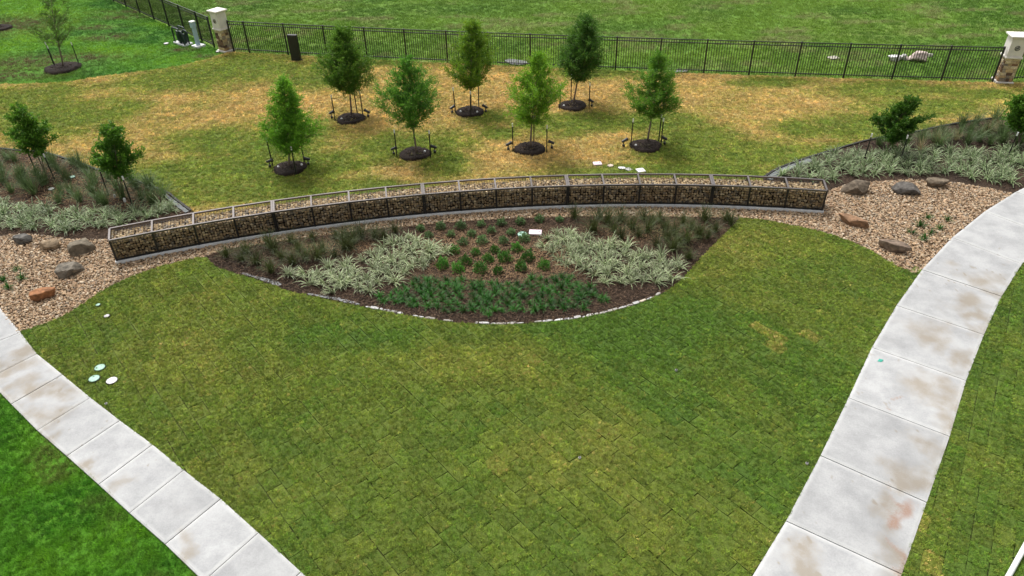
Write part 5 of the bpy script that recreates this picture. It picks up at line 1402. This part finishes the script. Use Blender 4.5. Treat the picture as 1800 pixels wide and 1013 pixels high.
# ------------------------------------------------------------------ valve box lids
def lid_round(px, py, rad, mat, label, name='valve_box', tilt=0.0):
    c = U(px, py)
    o = empty(name, (c[0], c[1], 0), random.uniform(0, 3)); o.rotation_euler[0] = tilt
    n = 24
    V = []; F = []
    for q, z in ((1.0, -0.05), (1.0, 0.030), (0.93, 0.038), (0.90, 0.032), (0.0, 0.034)):
        V += [(rad * q * math.cos(2 * math.pi * k / n), rad * q * math.sin(2 * math.pi * k / n), z) for k in range(n)]
    for i in range(4):
        for k in range(n): F.append((i * n + k, i * n + (k + 1) % n, (i + 1) * n + (k + 1) % n, (i + 1) * n + k))
    cv = link('cover', mesh('cover', V, F, mat), o)
    MB().box((0, rad * 0.55, 0.034), (rad * 0.35, rad * 0.12, 0.012)).obj('finger_slot', M['darkedge'], cv)
    MB().tube([(rad * 1.03 * math.cos(t), rad * 1.03 * math.sin(t), 0.012) for t in np.linspace(0, 2 * math.pi, 24)], 0.018, 5).obj('rim', M['darkedge'], o)
    return props(o, label, 'lid')
def lid_square(px, py, w, d, rz, mat, label, tilt=0.0):
    c = U(px, py)
    o = empty('valve_box', (c[0], c[1], 0), rz); o.rotation_euler[0] = tilt
    cv = link('cover', bevel(MB().box((0, 0, 0.03), (w, d, 0.06)).mesh('cover', mat), 0.015, 2), o)
    MB().box((0, 0, -0.02), (w + 0.05, d + 0.05, 0.06)).obj('box_rim', M['darkedge'], o)
    MB().box((w * 0.3, 0, 0.061), (0.03, d * 0.25, 0.006)).obj('bolt_slot', M['darkedge'], cv)
    return props(o, label, 'lid')
lid_square(1050, 289, 0.36, 0.30, 0.1, M['pinklid'], 'square pale lid, leftmost of the lids behind the wall')
lid_round(1073, 292, 0.13, M['tanlid'], 'round tan lid beside the leftmost square lid behind the wall')
lid_round(1093, 296, 0.16, M['whitelid'], 'round white lid in the middle of the lids behind the wall', tilt=0.12)
lid_round(1105.6, 298.5, 0.15, M['greylid'], 'round grey lid just right of the white one behind the wall')
lid_square(1126, 301, 0.34, 0.34, 0.25, M['whitelid'], 'square white lid, rightmost of the lids behind the wall')
lid_square(941, 410, 0.46, 0.32, -0.1, M['pinklid'], 'rectangular pale pink lid in the mulch of the lens-shaped bed')
lid_round(918, 413, 0.17, M['tealid'], 'round pale green lid beside the pink one in the mulch', tilt=0.1)
lid_round(176, 647, 0.145, M['tealid'], 'round sea-green lid farthest from the narrow sidewalk on the front lawn')
lid_round(166, 666.5, 0.145, M['tealid'], 'round sea-green lid nearest the narrow sidewalk on the front lawn')
lid_round(197, 670, 0.145, M['whitelid'], 'round white lid beside two sea-green ones on the front lawn')
lid_round(172.6, 537, 0.07, M['tealid'], 'tiny round lid near the left gravel edge of the lawn')
lid_round(188, 556.5, 0.085, M['greylid'], 'small grey lid half in the grass below the tiny one')
lid_round(90.6, 333, 0.11, M['greylid'], 'small pale lid in the mulch of the left bed')
lid_round(127, 312, 0.12, M['tealid'], 'pale green lid under grasses in the left bed')
def cap(px, py, label, rad=0.06):
    c = U(px, py); o = empty('bubbler_cap', (c[0], c[1], 0)); props(o, label, 'cap')
    MB().tube([(0, 0, -0.05), (0, 0, 0.10), (0, 0, 0.13)], [rad, rad, rad * 0.7], 12).obj('cap_body', M['white'], o, shade=False)
    MB().tube([(0, 0, 0.128), (0, 0, 0.15)], rad * 0.35, 8).obj('nozzle', M['greylid'], o)
for x, y, l in ((69, 307, 'left white cap on the mulch by the narrow-topped tree'), (202.6, 347, 'left white cap on the mulch by the flat-topped tree'), (219.6, 353.5, 'right white cap on the mulch by the flat-topped tree'),
                (490, 297, 'left white cap in the front row leftmost mulch ring'), (531, 293, 'right white cap in the front row leftmost mulch ring'), (601, 212, 'white cap in the back row left mulch ring'), (747, 269.5, 'white cap in the front row second mulch ring'),
                (810, 199, 'left white cap in the back row middle mulch ring'), (839, 200, 'right white cap in the back row middle mulch ring'), (1117.5, 259, 'white cap in the front row rightmost mulch ring'), (991, 189, 'white cap in the back row right mulch ring')):
    cap(x, y, l, 0.05)
def sprinkler(px, py, label):
    c = U(px, py); o = empty('sprinkler_head', (c[0], c[1], 0)); props(o, label, 'sprinkler')
    MB().tube([(0, 0, -0.05), (0, 0, 0.045)], 0.035, 14).obj('collar', M['greylid'], o)
    MB().tube([(0, 0, 0.04), (0, 0, 0.058)], 0.024, 10).obj('nozzle', M['black'], o)
sprinkler(1019, 806, 'small sprinkler head in the middle of the front lawn')
sprinkler(1188.6, 652, 'small sprinkler head on the dark green part of the front lawn')
sprinkler(1418, 816, 'small sprinkler head on the lawn beside the wide sidewalk')
sprinkler(187, 711, 'small sprinkler head beside the narrow sidewalk')

# ------------------------------------------------------------------ utility things by the fence
c = U(521, 107); k = math.atan2(*(U(527.5, 107.2)[:2] - U(512.5, 106.5)[:2])[::-1])
o = empty('utility_cabinet', (c[0], c[1] + 0.1, 0), k); props(o, 'tall narrow black cabinet standing in front of the fence', 'cabinet')
link('body', bevel(MB().box((0, 0, 0.74), (0.56, 0.22, 1.50)).mesh('body', M['black']), 0.012), o)
dr = link('door', bevel(MB().box((0, -0.118, 0.76), (0.50, 0.016, 1.36)).mesh('door', M['black']), 0.005), o)
MB().box((0.2, -0.135, 0.8), (0.03, 0.02, 0.12)).obj('handle', M['wire'], dr)
MB().box((0, 0, -0.01), (0.64, 0.30, 0.07)).obj('plinth', M['darkedge'], o)

c = U(349, 81); o = empty('utility_pedestal', (c[0], c[1], 0), R(-35)); props(o, 'pale blue utility pedestal on a small pad left of the pillar', 'utility box')
link('column', bevel(MB().box((0, 0, 0.62), (0.20, 0.22, 1.14)).mesh('column', M['bluegrey']), 0.015), o)
link('head', bevel(MB().box((0, -0.02, 1.30), (0.26, 0.28, 0.34)).mesh('head', M['bluegrey']), 0.02), o)
link('lid', bevel(MB().box((0, -0.02, 1.50), (0.29, 0.31, 0.06)).mesh('lid', M['white']), 0.015), o)
link('pad', bevel(MB().box((0, 0, 0.0), (0.62, 0.62, 0.14)).mesh('pad', M['concrete']), 0.01), o)

c = U(322, 76); o = empty('backflow_cage', (c[0], c[1], 0), R(-40)); props(o, 'dark green pipe cage on a concrete pad beside the blue pedestal', 'cage')
link('pad', bevel(MB().box((0, 0, 0.0), (1.25, 0.65, 0.12)).mesh('pad', M['concrete']), 0.01), o)
def loop(w, h, x, y, rz=0.0):
    P = []
    rad = 0.16
    for px_, pz, a0 in ((-w / 2 + rad, h - rad, math.pi), (w / 2 - rad, h - rad, math.pi / 2)):
        for t in np.linspace(0, 1, 6): P.append((px_ + rad * math.cos(a0 - t * math.pi / 2), pz + rad * math.sin(a0 - t * math.pi / 2)))
    P = [(-w / 2, 0.0)] + P + [(w / 2, 0.0)]
    return [(x + p[0] * math.cos(rz), y + p[0] * math.sin(rz), p[1] + 0.03) for p in P]
for y in (-0.2, 0.2): MB().tube(loop(0.78, 0.92, -0.18, y), 0.05, 8).obj('hoop', M['darkgreen'], o, shade=True)
for y in (-0.22, 0.1): MB().tube(loop(0.46, 0.80, 0.36, y), 0.05, 8).obj('hoop', M['darkgreen'], o, shade=True)
for z in (0.3, 0.6, 0.88):
    MB().bar((-0.18, -0.2, z), (-0.18, 0.2, z), 0.04).obj('tie_bar', M['darkgreen'], o)
link('valve_body', bevel(MB().box((-0.16, 0, 0.42), (0.46, 0.26, 0.66)).mesh('valve_body', M['darkgreen']), 0.05, 2), o)
link('valve_body', bevel(MB().box((0.36, -0.05, 0.36), (0.2, 0.22, 0.6)).mesh('valve_body', M['darkgreen']), 0.04, 2), o)
lid_round(292, 77, 0.14, M['whitelid'], 'white lid in the bright grass left of the green cage')
lid_round(383, 91, 0.12, M['whitelid'], 'white lid at the foot of the left stone pillar')

# ------------------------------------------------------------------ edging, puddles, odds and ends
bf = smooth(bed_front, 12); seg = np.r_[0, np.cumsum(np.linalg.norm(np.diff(bf, axis=0), axis=1))]
edging = empty('bed_edging', (*bf[len(bf) // 2], 0)); props(edging, 'broken pale stone edging along the front of the lens-shaped bed', 'edging')
eo = bf[len(bf) // 2]; i_a = np.argmin(np.linalg.norm(bf - U(640, 540)[:2], axis=1)); i_b = np.argmin(np.linalg.norm(bf - U(1160, 517)[:2], axis=1))
s = seg[i_a]; r = random.Random(4)
while s < seg[i_b]:
    L_ = r.uniform(0.12, 0.36)
    p = np.array([np.interp(s, seg, bf[:, 0]), np.interp(s, seg, bf[:, 1])]); q = np.array([np.interp(s + L_, seg, bf[:, 0]), np.interp(s + L_, seg, bf[:, 1])])
    a = math.atan2(*(q - p)[::-1]); w = r.uniform(0.05, 0.11)
    n_ = np.array([-math.sin(a), math.cos(a)])
    m = (p + q) / 2 + n_ * (w / 2 + 0.01)
    frac = (s - seg[i_a]) / (seg[i_b] - seg[i_a])
    if r.random() > (0.12 if frac > 0.6 else 0.25):
        pts = [(-L_ / 2 + 0.01, -w / 2), (0, -w / 2 - r.uniform(0, .02)), (L_ / 2 - 0.01, -w / 2 + r.uniform(0, .02)), (L_ / 2 - r.uniform(0, .03), w / 2), (r.uniform(-.05, .05), w / 2 + r.uniform(0, .03)), (-L_ / 2 + r.uniform(.01, .03), w / 2 - r.uniform(0, .02))]
        o = MB().prism(pts, -0.10, r.uniform(-0.005, 0.02)).obj('edging_stone', M['edgestone'], edging, (m[0] - eo[0], m[1] - eo[1], 0), a)
        bevel(o.data, 0.008)
        c = r.choice([(0.52, 0.50, 0.47), (0.44, 0.38, 0.30), (0.36, 0.35, 0.34), (0.56, 0.55, 0.53), (0.30, 0.28, 0.25)] if frac > 0.45 else [(0.34, 0.34, 0.33), (0.22, 0.21, 0.19), (0.44, 0.43, 0.42), (0.26, 0.24, 0.21)])
        o.color = (*c, 1)
    s += L_

def puddle(pts, z, seed, name='puddle'):
    P = smooth(np.vstack([pts, pts[:1]]), 5)[:-1]; r_ = np.random.default_rng(seed); P = P + r_.normal(0, 0.015, P.shape)
    return sheet(name, P, z, M['water'])
def along(px0, px1, off0, off1):
    a = np.argmin(np.linalg.norm(bf - U(*px0)[:2], axis=1)); b = np.argmin(np.linalg.norm(bf - U(*px1)[:2], axis=1))
    q = bf[a:b:6]; d = np.gradient(q, axis=0); nn = np.c_[-d[:, 1], d[:, 0]] / np.linalg.norm(d, axis=1)[:, None]
    wv = np.random.default_rng(3).uniform(0.6, 1.3, len(q))[:, None]
    return np.vstack([q + nn * off0, (q + nn * off1 * wv)[::-1]])
puddle(along((420, 482), (505, 510), 0.05, 0.20), 0.006, 1)
puddle(along((540, 519), (640, 540), 0.05, 0.17), 0.006, 2)
puddle(UP([(885, 106), (900, 104), (925, 108), (922, 113), (900, 113)]), 0.0, 3)
puddle(UP([(1182, 123), (1195, 121.5), (1208, 123), (1204, 126.5), (1186, 126)]), 0.0, 4)

def strip(curve, off0, off1, z, mat, name, label, cat):
    q = smooth(curve, 6); d = np.gradient(q, axis=0); nn = np.c_[-d[:, 1], d[:, 0]] / np.linalg.norm(d, axis=1)[:, None]
    a, b = q + nn * off0, q + nn * off1
    n = len(q); V = [(p[0], p[1], -0.08) for p in a] + [(p[0], p[1], -0.08) for p in b] + [(p[0], p[1], z) for p in a] + [(p[0], p[1], z) for p in b]
    F = []
    for i in range(n - 1): F += [(i, i + 1, 2 * n + i + 1, 2 * n + i), (n + i + 1, n + i, 3 * n + i, 3 * n + i + 1), (2 * n + i, 2 * n + i + 1, 3 * n + i + 1, 3 * n + i)]
    F += [(0, 2 * n, 3 * n, n), (n - 1, 2 * n - 1, 4 * n - 1, 3 * n - 1)]
    me = mesh(name, V, F, mat); bm = bmesh.new(); bm.from_mesh(me); bmesh.ops.recalc_face_normals(bm, faces=bm.faces); bm.to_mesh(me); bm.free()
    return props(link(name, me), label, cat)
strip(lbed_top, -0.10, -0.01, 0.03, M['darkedge'], 'bed_edging', 'dark edging strip along the upper side of the left bed', 'edging')
strip(rbed_top, -0.10, -0.01, 0.03, M['darkedge'], 'bed_edging', 'dark edging strip along the upper side of the right bed', 'edging')
strip(rbed_top[:3], -0.42, -0.13, 0.012, M['fabric'], 'landscape_fabric', 'bare grey fabric strip along the upper edge of the right bed', 'fabric')
strip(lbed_top[-3:], -0.30, -0.13, 0.012, M['fabric'], 'landscape_fabric', 'bare grey fabric strip along the upper edge of the left bed', 'fabric')

a, b = U(1770, 1018, 0.05), U(1812, 942, 0.05)
d = (b - a) / np.linalg.norm(b - a)
o = empty('white_pipe', (*a[:2], 0)); props(o, 'white plastic pipe lying on the sod at the lower right corner', 'pipe')
MB().tube([tuple(d * t + np.array([0, 0, 0.075])) for t in (-0.9, 2.6)], 0.055, 16).obj('pipe_body', M['white'], o, shade=True)
MB().tube([tuple(d * t + np.array([0, 0, 0.075])) for t in (2.45, 2.75)], 0.066, 16).obj('coupling', M['white'], o, shade=True)
c = U(1546.5, 635)
o = MB().add([(-0.09, -0.03, 0.024), (0.0, -0.075, 0.027), (0.10, 0.0, 0.045), (0.01, 0.07, 0.027), (0.0, 0.0, 0.036), (-0.09, -0.03, 0.028), (0.0, -0.075, 0.031), (0.10, 0.0, 0.049), (0.01, 0.07, 0.031), (0.0, 0.0, 0.041)],
             [(4, 1, 0), (4, 2, 1), (4, 3, 2), (4, 0, 3), (5, 6, 9), (6, 7, 9), (7, 8, 9), (8, 5, 9), (0, 1, 6, 5), (1, 2, 7, 6), (2, 3, 8, 7), (3, 0, 5, 8)]).obj('paper_scrap', M['scrap'], None, (c[0], c[1], 0.0))
props(o, 'small turquoise scrap lying on the wide sidewalk', 'scrap')
